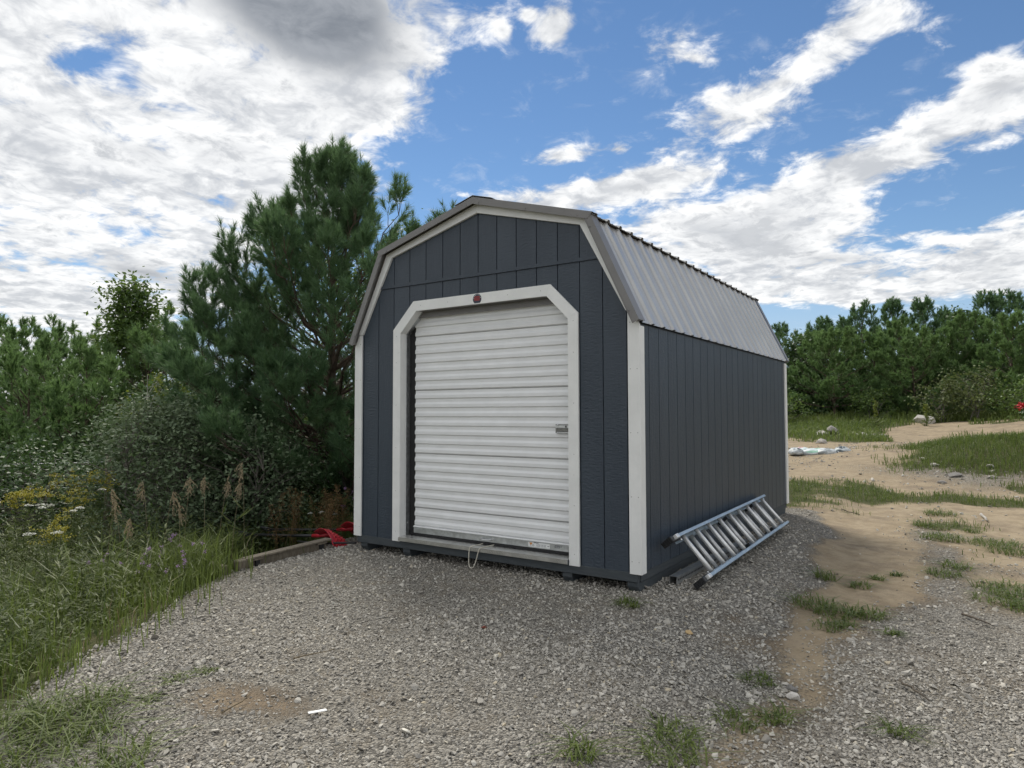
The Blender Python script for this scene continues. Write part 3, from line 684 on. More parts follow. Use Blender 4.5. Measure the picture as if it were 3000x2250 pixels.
    for x, z in ((30.0, 49.0), (30.2, 46.5)):
        bm = bmesh.new(); bmesh.ops.create_uvsphere(bm, u_segments=8, v_segments=6, radius=0.007, matrix=Matrix.Translation((x * IN, 2.9 * IN, z * IN))); link('bolt', bm_mesh('bolt', bm, M['zinc'], True), D)
    # printed labels on the bottom bar
    def flat(name, x0, z0, x1, z1, mat, par, y=3.985): return box(name, (x0 * IN, (y - 0.004) * IN, z0 * IN), (x1 * IN, y * IN, z1 * IN), mat, par)
    w = flat('warning_label', 17.9, 8.62, 26.3, 10.1, M['label'], D); w['label'] = 'long white printed warning label on the bottom bar'
    bm = bmesh.new()
    for x, z, a, b in [(20.0, 9.86, 1.9, .22)] + [(18.4 + i * .95 + (i > 1) * .7, 9.55 - j * .17, .75 + .12 * ((i * 7 + j * 3) % 3), .05) for i in range(6) for j in range(5)]:
        add_box(bm, (x * IN, 3.975 * IN, z * IN), ((x + a) * IN, 3.98 * IN, (z + b) * IN))
    link('print', bm_mesh('print', bm, M['ink']), D)
    bm = bmesh.new(); f = [bm.verts.new((x * IN, 3.974 * IN, z * IN)) for x, z in ((18.3, 9.95), (19.6, 9.95), (18.95, 9.0))]; bm.faces.new(f)
    link('warning_triangle', bm_mesh('warning_triangle', bm, M['ora']), D)
    bm = bmesh.new(); add_box(bm, (25.3 * IN, 3.974 * IN, 9.25 * IN), (26.05 * IN, 3.978 * IN, 9.42 * IN)); link('print', bm_mesh('print', bm, M['ink']), D)
    m2 = flat('maker_label', 28.0, 8.75, 30.9, 10.0, M['galv'], D); m2['label'] = 'small maker mark with dark boxed letters'
    def letters(txt, x, z, size, mat, par, y, name='lettering', sx=1.0):
        cu = bpy.data.curves.new(name, 'FONT'); cu.body = txt; cu.size = size; cu.align_x = 'CENTER'; cu.extrude = 0.0002
        tmp = bpy.data.objects.new(name, cu); COL.objects.link(tmp)
        dg = bpy.context.evaluated_depsgraph_get(); me = bpy.data.meshes.new_from_object(tmp.evaluated_get(dg))
        bpy.data.objects.remove(tmp)
        me.transform(Matrix.Translation((x * IN, y * IN, z * IN)) @ Matrix.Diagonal((sx, 1, 1, 1)) @ Matrix.Rotation(math.pi / 2, 4, 'X'))
        me.materials.clear(); me.materials.append(mat); return link(name, me, par)
    bm = bmesh.new()
    for a in ((28.1, 9.9, 30.0, 10.0), (28.1, 9.15, 30.0, 9.25), (28.1, 9.15, 28.2, 10.0), (29.9, 9.15, 30.0, 10.0)): add_box(bm, (a[0] * IN, 3.975 * IN, a[1] * IN), (a[2] * IN, 3.98 * IN, a[3] * IN))
    link('print', bm_mesh('print', bm, M['ink']), D)
    letters('DBS', 29.05, 9.35, 0.021, M['ink'], D, 3.972, sx=1.15)
    bm = bmesh.new(); add_box(bm, (30.2 * IN, 3.975 * IN, 9.85 * IN), (30.85 * IN, 3.98 * IN, 9.95 * IN)); add_box(bm, (30.35 * IN, 3.975 * IN, 9.4 * IN), (30.6 * IN, 3.98 * IN, 9.65 * IN)); link('print', bm_mesh('print', bm, M['ink']), D)
    # round maker badge over the door: black disc cut flat at the foot, red bands
    N = 28; R = 1.85; cx, cz = 0.15, 92.55
    pts = [(cx + R * math.cos(t), max(cz + R * math.sin(t) * .98, cz - 1.45)) for t in np.linspace(0, 2 * math.pi, N, endpoint=False)]
    eb = prism('maker_badge', sc(pts), -0.80 * IN, -0.752 * IN, M['ink'], S); eb['label'] = 'small black badge with red bands, flat at the foot'
    bm = bmesh.new()
    for z0, z1, hw in ((0.55, 0.95, 1.15), (0.10, 0.42, 1.35), (-.32, 0.0, 1.35), (-.62, -.42, 1.2)): add_box(bm, ((cx - hw) * IN, -0.815 * IN, (cz + z0) * IN), ((cx + hw) * IN, -0.80 * IN, (cz + z1) * IN))
    link('badge_band', bm_mesh('badge_band', bm, M['redink']), eb)
    bm = bmesh.new()
    for t in np.linspace(0.25, math.pi - .25, 7): add_box(bm, ((cx + 1.5 * math.cos(t) - .1) * IN, -0.812 * IN, (cz + 1.5 * math.sin(t) - .1) * IN), ((cx + 1.5 * math.cos(t) + .1) * IN, -0.80 * IN, (cz + 1.5 * math.sin(t) + .1) * IN))
    link('badge_mark', bm_mesh('badge_mark', bm, M['label']), eb)
    # tread plate sill with raised lugs
    sp = box('threshold_plate', (-35.9 * IN, -1.55 * IN, 7.0 * IN), (35.9 * IN, 5.5 * IN, 7.16 * IN), M['plate'], S, 0.001)
    bx('threshold_lip', (-35.9, -1.55, 5.75), (35.9, -1.43, 6.99), M['plate'], 0.0, sp)
    bm = bmesh.new()
    for i in range(72):
        for j in range(5):
            x = -35.4 + i * 1.0; y = -1.0 + j * 1.0; a = math.radians(45 if (i + j) % 2 else -45)
            add_box(bm, (-.011, -.0022, 0), (.011, .0022, .0013), 0, 1, Matrix.Translation((x * IN, y * IN, 7.16 * IN)) @ Matrix.Rotation(a, 4, 'Z'))
        for j in range(1):
            a = math.radians(38)
            add_box(bm, (-.011, -.0013, -.0022), (.011, 0, .0022), 0, 1, Matrix.Translation((-35.4 * IN + i * IN, -1.55 * IN, (6.38 + .12 * (i % 2)) * IN)) @ Matrix.Rotation(a, 4, 'Y'))
    lg = link('tread_lug', bm_mesh('tread_lug', bm, M['plate']), sp); lg['kind'] = 'stuff'
    bx('sill_board', (-35.9, -1.35, 5.7), (35.9, 5.5, 6.95), M['skirt'], 0, S)
    # pull rope hanging out under the door
    P = np.array([(-0.9, 4.0, 7.55), (-1.2, 1.5, 7.35), (-1.9, -0.8, 7.4), (-2.3, -1.9, 7.0), (-2.45, -2.0, 4.6), (-2.5, -2.0, 1.8), (-2.2, -2.05, 0.5), (-1.3, -2.1, 0.0), (-0.3, -2.05, 0.7), (0.4, -2.0, 2.2), (1.2, -2.0, 4.8), (1.8, -1.9, 6.9), (2.4, -1.0, 7.4), (3.0, 1.0, 7.35), (3.9, 4.0, 7.55)]) * IN
    t = np.arange(len(P)); tt = np.linspace(0, len(P) - 1, 90); W = np.stack([np.interp(tt, t, P[:, k]) for k in range(3)], -1)
    for _ in range(6): W[1:-1] = (W[:-2] + 2 * W[1:-1] + W[2:]) / 4
    tube('pull_rope', W, 0.0042, M['rope'], S, 7)
    return S
build_shed()
# ------------------------------------------------------------------ vegetation builders
def unit(v): return v / (np.linalg.norm(v, axis=-1, keepdims=True) + 1e-9)
def frame(A):
    ref = np.where(np.abs(A[..., 2:3]) > 0.9, np.array([1., 0, 0]), np.array([0, 0, 1.]))
    B = unit(np.cross(A, ref)); return B, np.cross(A, B)
def needle_mesh(P, A, Ls, N, nl, w, r, tone):
    """bottle-brush shoots: P base, A axis, Ls length; N needles of length nl and width w on each"""
    S = len(P); t = np.sqrt(r.uniform(0, 1, (S, N))) ; ph = r.uniform(0, 2 * np.pi, (S, N))
    th = np.radians(r.uniform(22, 62, (S, N))) * (1.1 - 0.45 * t)
    B, C = frame(A); B, C = B[:, None], C[:, None]; A_ = A[:, None]
    d = A_ * np.cos(th)[..., None] + (B * np.cos(ph)[..., None] + C * np.sin(ph)[..., None]) * np.sin(th)[..., None]
    base = P[:, None] + A_ * (Ls[:, None] * t)[..., None]
    side = unit(np.cross(d, r.normal(0, 1, d.shape))) * w * 0.5
    ln = nl * r.uniform(0.75, 1.1, (S, N))
    tip = base + d * ln[..., None]; tip[..., 2] -= 0.04 * ln
    V = np.stack([base - side, base + side, tip], 2).reshape(-1, 3)
    rn = np.clip(np.repeat(tone, N) + r.normal(0, 0.12, S * N), 0, 1)
    return V, np.arange(S * N * 3).reshape(-1, 3), np.repeat(rn, 3)
def curve(p0, az, el, L, up, n=7, wig=0.03, r=None):
    t = np.linspace(0, 1, n)
    h = np.array([math.cos(az), math.sin(az)])
    s = L * t; P = np.zeros((n, 3)); P[:, :2] = p0[:2] + (s * math.cos(el))[:, None] * h; P[:, 2] = p0[2] + s * math.sin(el) + up * L * t * t
    if r is not None: P[1:] += r.normal(0, wig * L, (n - 1, 3)) * t[1:, None]
    return P
def pine(name, label, base, H, R, seed, detail=1.0, nl=0.13, w=0.007, N=60, crown_base=0.15, profile=None, whorl=0.42, nb=5, el0=18, el1=58, forks=(), limbs=(), cols=None, group=None, cat='pine tree', mat=None, trunk_r=None, lean=(0, 0), shoot=(0.16, 0.30)):
    r = RNG(seed); T = empty(name, base); tag(T, label, cat, group)
    prof = profile or (lambda u: (1 - u) ** 0.8)
    wood = Acc(); SP, SA, SL, ST = [], [], [], []
    def put(P, R0, R1, k=5): V, F = tube_np(P, np.linspace(R0, R1, len(P)), k); wood.add(V, F)
    def shoot_(p, a, l, tone): SP.append(p); SA.append(unit(np.asarray(a, float))); SL.append(l); ST.append(tone)
    def twig(p, az, el, L, tone, depth=0):
        P = curve(p, az, el, L, 0.35, 5, 0.03, r); put(P, 0.004 + 0.006 * L, 0.003, 4)
        tip = P[-1]; d = unit(P[-1] - P[-2])
        shoot_(P[-2] if L > .3 else P[-1], d + np.array([0, 0, 0.35]), r.uniform(*shoot), tone)
        for k in range(int(.5 + 2 * detail * r.uniform(.6, 1.2))):
            u = r.uniform(0.45, 1.0); q = P[0] + (P[-1] - P[0]) * u; a = r.uniform(0, 6.283)
            shoot_(q, d * 0.8 + np.array([math.cos(a), math.sin(a), 0.55]) * 0.7, r.uniform(*shoot) * 0.85, tone + r.normal(0, .06))
    def branch(h0, az, L, el, tone, thin=1.0):
        p0 = trunk_at(h0)
        P = curve(p0, az, el, L, 0.22, 9, 0.025, r); put(P, max(0.008, 0.016 * L), 0.005, 5)
        m = max(2, int((3 + L * 4.5) * detail * thin))
        for k in range(m):
            u = 0.28 + 0.70 * (k + r.uniform(0, 1)) / m; i = min(7, int(u * 8)); q = P[i] + (P[i + 1] - P[i]) * (u * 8 - i)
            sgn = 1 if k % 2 else -1; a = az + sgn * math.radians(r.uniform(30, 70))
            twig(q, a, el * 0.6 + r.uniform(-.1, .35), max(0.16, L * (0.10 + 0.30 * (1 - u)) * r.uniform(.7, 1.25)), tone + r.normal(0, .08))
        twig(P[-1], az, el + 0.5, 0.22, tone)
        for k in range(3): twig(P[-1], az + r.uniform(-1.2, 1.2), el + 0.3, 0.18, tone)
    tr = trunk_r or 0.016 * H + 0.02
    tp = np.zeros((12, 3)); tp[:, 2] = np.linspace(0, H, 12); tp[:, 0] = np.cumsum(r.normal(0, .006, 12)) * H / 6 + lean[0] * np.linspace(0, 1, 12); tp[:, 1] = np.cumsum(r.normal(0, .006, 12)) * H / 6 + lean[1] * np.linspace(0, 1, 12)
    put(tp, tr, 0.012, 7)
    def trunk_at(h): return np.array([np.interp(h, tp[:, 2], tp[:, k]) for k in range(3)])
    def crown_of(h0, h1, Rm, pf):
        h = h0
        while h < h1 - 0.12:
            u = (h - h0) / (h1 - h0); n = max(3, int(round(nb * (1 - .3 * u) + r.uniform(-1, 1)))); a0 = r.uniform(0, 6.283)
            for k in range(n):
                L = Rm * pf(u) * r.uniform(.72, 1.15) + 0.10
                branch(h + r.uniform(-.08, .08), a0 + k * 6.283 / n + r.uniform(-.35, .35), L, math.radians(el0 + (el1 - el0) * u ** 1.2 + r.uniform(-8, 8)), 0.42 + 0.25 * u + r.normal(0, .08), 1.0 - 0.55 * u)
            h += whorl * r.uniform(.8, 1.15) * (1 + 0.30 * u)
    crown_of(H * crown_base, H, R, prof)
    for p_, a in ((tp[-1], (0, 0, 1)),): 
        shoot_(p_ - [0, 0, .12], a, 0.34, .6); shoot_(p_ - [0, 0, .3], a, 0.3, .55)
        for k in range(4): aa = k * 1.57 + r.uniform(-.3, .3); twig(p_ - np.array([0, 0, .28]), aa, 0.75, 0.25, .6)
    for (h0, dx, dy, dz, rr) in forks:        # second leaders
        p0 = trunk_at(h0); t = np.linspace(0, 1, 7)[:, None]; P = p0 + np.array([dx, dy, 0]) * np.sqrt(t) + np.array([0, 0, dz]) * t
        put(P, tr * .45, .01, 6)
        for k in range(1, 7):
            for c in range(5): twig(P[k], c * 1.257 + r.uniform(-.5, .5) + k, 0.7 + .05 * k, rr * (1.15 - k / 8) * r.uniform(.7, 1.2), .58)
        shoot_(P[-1] - [0, 0, .1], (0, 0, 1), .32, .6)
    for (h0, x, y, z) in limbs:               # long limbs reaching a given point (relative to the base)
        p0 = trunk_at(h0); v = np.array([x, y, z]) - p0; az = math.atan2(v[1], v[0]); L = np.linalg.norm(v); e = math.asin((v[2] - .2 * L) / L) if abs((v[2] - .2 * L) / L) < 1 else .3
        branch(h0, az, L, e, .5)
    T_ = link('trunk', wood.mesh('trunk', M['bark']), T); T_['kind'] = 'stuff'
    SP = np.array(SP); SA = unit(np.array(SA)); SL = np.array(SL); ST = np.array(ST)
    V, F, rn = needle_mesh(SP, SA, SL, N, nl, w, r, ST)
    c = link('crown', np_mesh('crown', V, F, mat or M['needle'], False, {'rnd': rn}), T); c['kind'] = 'stuff'
    return T
def leaf_quads(P, D, Nrm, l, w, r):
    """diamond leaves: base P, direction D, normal Nrm"""
    S = unit(np.cross(D, Nrm)); n = len(P); l = np.broadcast_to(l, (n,))[:, None]; w = np.broadcast_to(w, (n,))[:, None]
    a = P; b = P + D * l * .45 + S * w * .5 - Nrm * l * .05; c = P + D * l; d = P + D * l * .45 - S * w * .5 - Nrm * l * .05
    return np.stack([a, b, c, d], 1).reshape(-1, 3), np.arange(4 * n).reshape(-1, 4)
def rand_dirs(n, r): return unit(r.normal(0, 1, (n, 3)))
def leafy(name, label, base, H, rad, seed, clumps=40, per=60, leaf=(0.06, 0.035), low=0.25, cat='tree', mat=None, bark=None, trunk_r=0.05, group=None, spread=0.20, stems=1, shape=None, tone=0.45, droop=0.2, part='crown'):
    r = RNG(seed); T = empty(name, base); tag(T, label, cat, group); wood = Acc()
    cz0 = H * low; tips = []
    shape = shape or (lambda u: math.sin(math.pi * min(1, 0.12 + 0.88 * u)) ** .6)
    roots = [np.array([r.normal(0, .12), r.normal(0, .12), 0]) * (stems > 1) for _ in range(stems)]
    tops = [np.array([r.normal(0, rad * .35) if stems > 1 else r.normal(0, .05 * H), r.normal(0, rad * .35) if stems > 1 else r.normal(0, .05 * H), H * (0.97 if stems == 1 else r.uniform(.65, .97))]) for _ in range(stems)]
    for a, b in zip(roots, tops):
        t = np.linspace(0, 1, 9)[:, None]; P = a + (b - a) * t + np.array([0, 0, 0]); P[1:-1] += r.normal(0, .015 * H, (7, 3)) * [1, 1, 0]
        V, F = tube_np(P, np.linspace(trunk_r, .006, 9), 6); wood.add(V, F)
    LP, LT = [], []
    for k in range(clumps):
        u = r.uniform(0, 1) ** .8; z = cz0 + (H - cz0) * u; a = r.uniform(0, 6.283); rr = rad * shape(u) * math.sqrt(r.uniform(.15, 1))
        i = r.randint(stems); ax = roots[i] + (tops[i] - roots[i]) * min(1, z / max(tops[i][2], .1) * .999)
        c = np.array([ax[0] * .6 + rr * math.cos(a), ax[1] * .6 + rr * math.sin(a), z])
        s = roots[i] + (tops[i] - roots[i]) * max(.05, min(.97, (z - .35 * rr - .1 * H) / tops[i][2]))
        t = np.linspace(0, 1, 6)[:, None]; P = s + (c - s) * t; P[:, 2] += (.12 * rr * np.sin(np.pi * t[:, 0])); P[1:-1] += r.normal(0, .03 * rr, (4, 3))
        V, F = tube_np(P, np.linspace(.25 * trunk_r + .004, .003, 6), 4); wood.add(V, F)
        n = int(per * r.uniform(.6, 1.4)); q = np.concatenate([c + r.normal(0, spread * rad, (int(n * .7), 3)) * [1, 1, .75], s + (c - s) * r.uniform(.5, 1, (n - int(n * .7), 1)) + r.normal(0, .08 * rad, (n - int(n * .7), 3))])
        LP.append(q); LT.append(np.clip(tone + r.normal(0, .12) + r.normal(0, .13, n), 0, 1))
    P = np.concatenate(LP); P[:, 2] = np.maximum(P[:, 2], .05); tn = np.concatenate(LT); n = len(P)
    D = rand_dirs(n, r); D[:, 2] = D[:, 2] * .6 - droop; D = unit(D); Nm = unit(rand_dirs(n, r) * .7 + [0, 0, .8])
    sc_ = r.uniform(.7, 1.25, n); V, F = leaf_quads(P, D, Nm, leaf[0] * sc_, leaf[1] * sc_, r)
    o = link('trunk' if cat == 'tree' else 'stem', wood.mesh('trunk', bark or M['greybark']), T); o['kind'] = 'stuff'
    c = link(part, np_mesh(part, V, F, mat or M['leaf'], False, {'rnd': np.repeat(tn, 4)}), T); c['kind'] = 'stuff'
    return T
def blades(X, Y, Z, H, r, w=0.006, bend=0.45, tone=None):
    """curved grass blades from the ground; three triangles each"""
    n = len(X); a = r.uniform(0, 6.283, n); d = np.stack([np.cos(a), np.sin(a), 0 * a], -1); s = np.stack([-np.sin(a), np.cos(a), 0 * a], -1)
    P = np.stack([X, Y, Z], -1); H = np.broadcast_to(H, (n,)) * r.uniform(.55, 1.2, n); B = bend * r.uniform(.2, 1.6, n); w = np.broadcast_to(w, (n,)) * r.uniform(.7, 1.3, n)
    m = P + d * (H * B * .25)[:, None]; m[:, 2] += H * .6
    t = P + d * (H * B * 1.0)[:, None]; t[:, 2] += H * (1 - .35 * np.minimum(B, 1.2))
    sw = s * (w * .5)[:, None]
    V = np.stack([P - sw, P + sw, m + sw * .8, m - sw * .8, t], 1).reshape(-1, 3)
    k = np.arange(n)[:, None] * 5; F = np.concatenate([k + [0, 1, 2], k + [0, 2, 3], k + [3, 2, 4]], 1).reshape(-1, 3)
    tone = r.uniform(0, 1, n) if tone is None else tone
    return V, F, np.repeat(np.clip(tone, 0, 1), 5)
M['needle'] = m_leaf('pine_needles', (0.045, 0.105, 0.055), (0.165, 0.265, 0.120), 0.5, 0.3, (0.18, 0.30, 0.10))
M['needle_soft'] = m_leaf('soft_pine_needles', (0.062, 0.128, 0.050), (0.215, 0.32, 0.115), 0.5, 0.3, (0.20, 0.34, 0.10))
M['leaf'] = m_leaf('broad_leaves', (0.050, 0.100, 0.028), (0.15, 0.22, 0.065), 0.45, 0.35, (0.20, 0.30, 0.05))
M['leaf_dark'] = m_leaf('dark_leaves', (0.035, 0.075, 0.028), (0.11, 0.17, 0.06), 0.45, 0.25, (0.10, 0.18, 0.04))
M['leaf_yellow'] = m_leaf('yellow_green_leaves', (0.07, 0.10, 0.016), (0.18, 0.22, 0.035), 0.5, 0.35, (0.30, 0.36, 0.05))
M['olive'] = m_leaf('silvery_leaves', (0.080, 0.125, 0.065), (0.195, 0.245, 0.150), 0.6, 0.2, (0.15, 0.22, 0.08), 0.2)
M['grass'] = m_leaf('grass_blades', (0.048, 0.080, 0.020), (0.185, 0.228, 0.064), 0.5, 0.38, (0.20, 0.28, 0.06))
M['weed'] = m_leaf('weed_leaves', (0.052, 0.082, 0.026), (0.175, 0.205, 0.076), 0.55, 0.32, (0.14, 0.19, 0.05))
M['dry'] = m_leaf('dry_stalks', (0.16, 0.125, 0.075), (0.44, 0.37, 0.25), 0.7, 0.2, (0.4, 0.3, 0.15))
M['gold'] = m_leaf('goldenrod_bloom', (0.24, 0.23, 0.02), (0.46, 0.42, 0.05), 0.6, 0.2, (0.5, 0.4, 0.05))
M['umbel'] = m_leaf('white_bloom', (0.50, 0.52, 0.46), (0.72, 0.73, 0.68), 0.6, 0.2, (0.6, 0.6, 0.5))
M['mauve'] = m_leaf('mauve_bloom', (0.26, 0.15, 0.32), (0.42, 0.28, 0.46), 0.6, 0.2, (0.4, 0.3, 0.5))
M['rust'] = m_leaf('rust_seed', (0.11, 0.065, 0.028), (0.25, 0.17, 0.075), 0.7, 0.2, (0.3, 0.2, 0.08))
M['redflower'] = m_leaf('red_bloom', (0.35, 0.006, 0.012), (0.55, 0.02, 0.03), 0.5, 0.2, (0.5, 0.02, 0.03))

def G(x, y): return float(height(np.array(float(x)), np.array(float(y))))
# ------------------------------------------------------------------ trees, left side
bx_, by_ = -4.6, 2.36
pine('pine_tree', 'tall long needled pine rising beside the left wall of the shed', (bx_, by_, G(bx_, by_) - .05), 5.05 - G(bx_, by_), 2.15, 11, 1.25, 0.14, 0.0085, 74, 0.06,
     lambda u: (1.0 - 0.30 * u if u < .4 else 0.88 * (1 - (u - .4) / .6) ** 1.2 + .05), 0.31, 7, 12, 66, forks=((4.0, 0.34, 0.26, 1.15, 0.45), (3.0, -.75, -.6, 1.7, 0.55), (2.4, -1.3, -.9, 1.9, 0.6), (1.9, -1.75, -1.2, 1.75, 0.6), (1.6, -1.2, -1.3, 1.3, .6)),
     limbs=((1.9, -1.15, -1.25, 3.15), (2.3, -.9, -.9, 3.7), (3.4, 0.85, 1.0, 4.75), (1.1, -1.45, -1.25, 2.45), (1.5, -1.2, -1.5, 2.8), (1.3, -.8, -1.6, 2.2), (2.0, -.75, -1.25, 3.1), (0.9, -1.2, -1.5, 1.8)), shoot=(.18, .34))
def ground_at(x, y, dz=0): return (x, y, G(x, y) - dz)
LEFT = [  # x, y, height of the tip, radius, seed, kind
    (-18.1, 2.2, 3.2, 2.3, 20, 'soft', 'soft needled pine cut by the left frame edge'),
    (-19.7, 3.5, 3.45, 2.2, 21, 'soft', 'soft needled pine at the far left with a raised tip'),
    (-15.6, 2.65, 2.7, 2.2, 22, 'soft', 'round soft needled pine in front at the far left'),
    (-18.4, 4.4, 3.3, 2.2, 23, 'soft', 'soft needled pine left of the slender young leafy tree, farther back'),
    (-13.5, 2.9, 2.4, 2.0, 24, 'soft', 'low round pine just left of the slender young leafy tree'),
    (-15.1, 5.4, 3.4, 2.2, 25, 'soft', 'pine just behind the slender young leafy tree'),
    (-11.4, 3.1, 2.6, 1.7, 26, 'soft', 'bright soft pine between the slender tree and the tall pine'),
    (-11.3, 0.8, 2.0, 1.7, 27, 'soft', 'low bright pine mound behind the goldenrods'),
    (-9.9, 1.2, 1.85, 1.5, 28, 'soft', 'low pine mound behind the left side of the silvery bush'),
]
for x, y, H, R, s, k, lab in LEFT:
    pine('soft_pine', lab, ground_at(x, y, .1), H - G(x, y), R, s, 1.0, 0.13, 0.020, 36, 0.02, lambda u: (1 - u) ** .5 * (0.75 + .35 * u), 0.42, 5, 8, 52, mat=M['needle_soft'], group='pines at the left wood edge', shoot=(.16, .30))
pine('edge_pine', 'near pine at the left frame edge, only branch tips in view', ground_at(-5.6, -3.95, .1), 3.0, .8, 31, 0.8, 0.12, 0.007, 46, 0.12, lambda u: (1 - u) ** .6, 0.36, 5, 14, 50, limbs=((1.6, 0.95, 0.72, 2.75), (0.8, 1.05, .75, 1.85), (.6, 1.1, .75, 1.4)))
leafy('young_tree', 'slender young leafy tree standing alone above the left hedge', ground_at(-12.7, 3.5), 5.0, 1.05, 41, 70, 110, (0.12, 0.06), 0.3, mat=M['leaf'], trunk_r=.05, spread=.22, shape=lambda u: (1 - u) ** .45 * .9 + .05)
leafy('aspen_tree', 'loose leafy tree seen through the left limbs of the pine', ground_at(-9.6, 4.6), 4.9, 1.5, 42, 60, 55, (0.075, 0.06), 0.25, mat=M['leaf'], trunk_r=.06)
leafy('aspen_tree', 'thin leafy tree top between the pine and the shed roof', ground_at(-7.3, 7.4), 6.35, 1.15, 43, 48, 60, (0.08, 0.06), 0.35, mat=M['leaf'], trunk_r=.06)
leafy('aspen_tree', 'broad leafy tree behind the tall pine', ground_at(-8.0, 5.6), 5.2, 1.9, 44, 80, 70, (0.08, 0.06), 0.2, mat=M['leaf'], trunk_r=.07)
leafy('birch_sapling', 'pale barked sapling with a bare crooked stem behind the bush', ground_at(-8.4, 1.57), 2.75, 0.45, 45, 10, 26, (0.06, 0.04), 0.6, mat=M['leaf_yellow'], bark=M['birch'], trunk_r=.022)
leafy('yellow_shrub', 'yellow green shrub between the left pines and the tall pine', ground_at(-10.6, 3.6), 2.7, 1.3, 46, 60, 60, (0.075, 0.05), 0.08, cat='shrub', mat=M['leaf_yellow'], stems=4, trunk_r=.02, part='foliage')
leafy('silver_bush', 'large silvery leaved bush in front of the tall pine', ground_at(-4.75, -0.15), 2.0, 1.12, 47, 210, 90, (0.060, 0.030), 0.06, cat='bush', mat=M['olive'], stems=7, trunk_r=.018, spread=.16, part='foliage', droop=-.1)
leafy('silver_bush', 'smaller silvery bush spilling over the weeds, right of the larger one', ground_at(-4.15, 0.65), 1.6, 0.8, 48, 90, 80, (0.060, 0.030), 0.06, cat='bush', mat=M['olive'], stems=5, trunk_r=.015, spread=.17, part='foliage', droop=-.1, tone=.35)
leafy('dark_shrub', 'dark shrub under the tall pine beside the shed', ground_at(-3.75, 1.9), 1.5, 1.0, 49, 70, 60, (0.06, 0.035), 0.03, cat='shrub', mat=M['leaf_dark'], stems=5, trunk_r=.015, part='foliage', tone=.25)
leafy('dark_shrub', 'dark shrub behind the goldenrods at the far left', ground_at(-7.6, -0.9), 1.5, 1.2, 50, 80, 60, (0.06, 0.035), 0.03, cat='shrub', mat=M['leaf_dark'], stems=5, trunk_r=.015, part='foliage', tone=.25)
# ------------------------------------------------------------------ trees, right side
RIGHT = [  # x, y, height, radius, seed, soft, label
    (-4.9, 33.0, 4.9, 1.9, 61, 0, 'pine just past the rear corner of the shed roof'),
    (-2.9, 35.2, 5.1, 1.9, 62, 0, 'pine with a slim double tip, first right of the shed corner'),
    (-1.6, 29.2, 3.7, 1.9, 63, 1, 'brownish pine with a bare lower trunk and dead twigs'),
    (-2.1, 37.0, 5.0, 1.8, 64, 0, 'short tipped pine left of the tall tops in the right wood'),
    (-1.1, 35.3, 5.8, 1.7, 65, 0, 'pine with upright candle tips, first of the tall tops'),
    (0.15, 37.2, 5.9, 1.8, 66, 0, 'pine with clustered tops left of the sparse topped pine'),
    (1.6, 36.6, 5.95, 1.6, 67, 0, 'sparse topped pine near the middle of the right wood'),
    (1.5, 29.9, 3.6, 1.8, 68, 1, 'round soft pine in front of the middle of the right wood'),
    (3.6, 32.4, 4.4, 1.9, 69, 1, 'broad soft pine right of the middle, above the pale boulder'),
    (4.4, 37.2, 6.0, 1.9, 70, 0, 'pine with a pointed top among the tall right hand trees'),
    (5.0, 29.7, 3.9, 1.9, 71, 1, 'large bright green pine at the right, in front'),
    (5.3, 36.6, 5.95, 1.9, 72, 0, 'tall pine right of the pointed topped one'),
    (-0.15, 31.2, 3.6, 1.7, 73, 1, 'soft pine between the brownish pine and the round one'),
    (6.5, 35.5, 6.0, 1.9, 74, 0, 'tallest pine cut by the right frame edge'),
    (6.9, 29.0, 4.4, 1.8, 75, 1, 'full soft pine cut by the right frame edge'),
    (2.6, 31.6, 3.7, 1.8, 77, 1, 'soft pine just left of the broad soft pine'),
    (-3.2, 33.2, 4.0, 1.9, 78, 1, 'soft pine tucked behind the shed corner pine'),
    (0.7, 33.6, 4.4, 1.8, 79, 1, 'soft pine standing behind the round soft pine'),
    (2.5, 38.5, 5.4, 1.9, 76, 0, 'dim pine in the back row right of the sparse topped pine'),
]
for x, y, H, R, s, soft, lab in RIGHT:
    pf = (lambda u: (1 - u) ** .6 * (.85 + .2 * u)) if soft else (lambda u: (1 - u) ** .85 + .05)
    pine('soft_pine' if soft else 'pine_tree', lab, ground_at(x, y, .1), H - (.25 if soft else .45), R * (1.1 if soft else 1.2), s, 0.85 if soft else .7, 0.18, 0.034, 34 if soft else 32, 0.02 if s != 63 else .2, pf, 0.40 if soft else .46, 6 if soft else 5, 6, 56 if soft else 66, mat=M['needle_soft'] if soft else M['needle'], group='pines of the wood behind the yard', shoot=(.20, .34) if soft else (.28, .52), trunk_r=.08)
leafy('leafy_tree', 'dark leafy tree peeping between pines by the shed corner', ground_at(-3.6, 31.6), 4.0, 1.4, 81, 60, 55, (0.16, 0.12), 0.1, mat=M['leaf_dark'], trunk_r=.08)
leafy('leafy_tree', 'bare topped leafy tree left of the tall right hand pines', ground_at(3.1, 35.6), 5.2, 1.2, 82, 60, 50, (0.16, 0.12), 0.2, mat=M['leaf_dark'], trunk_r=.08)
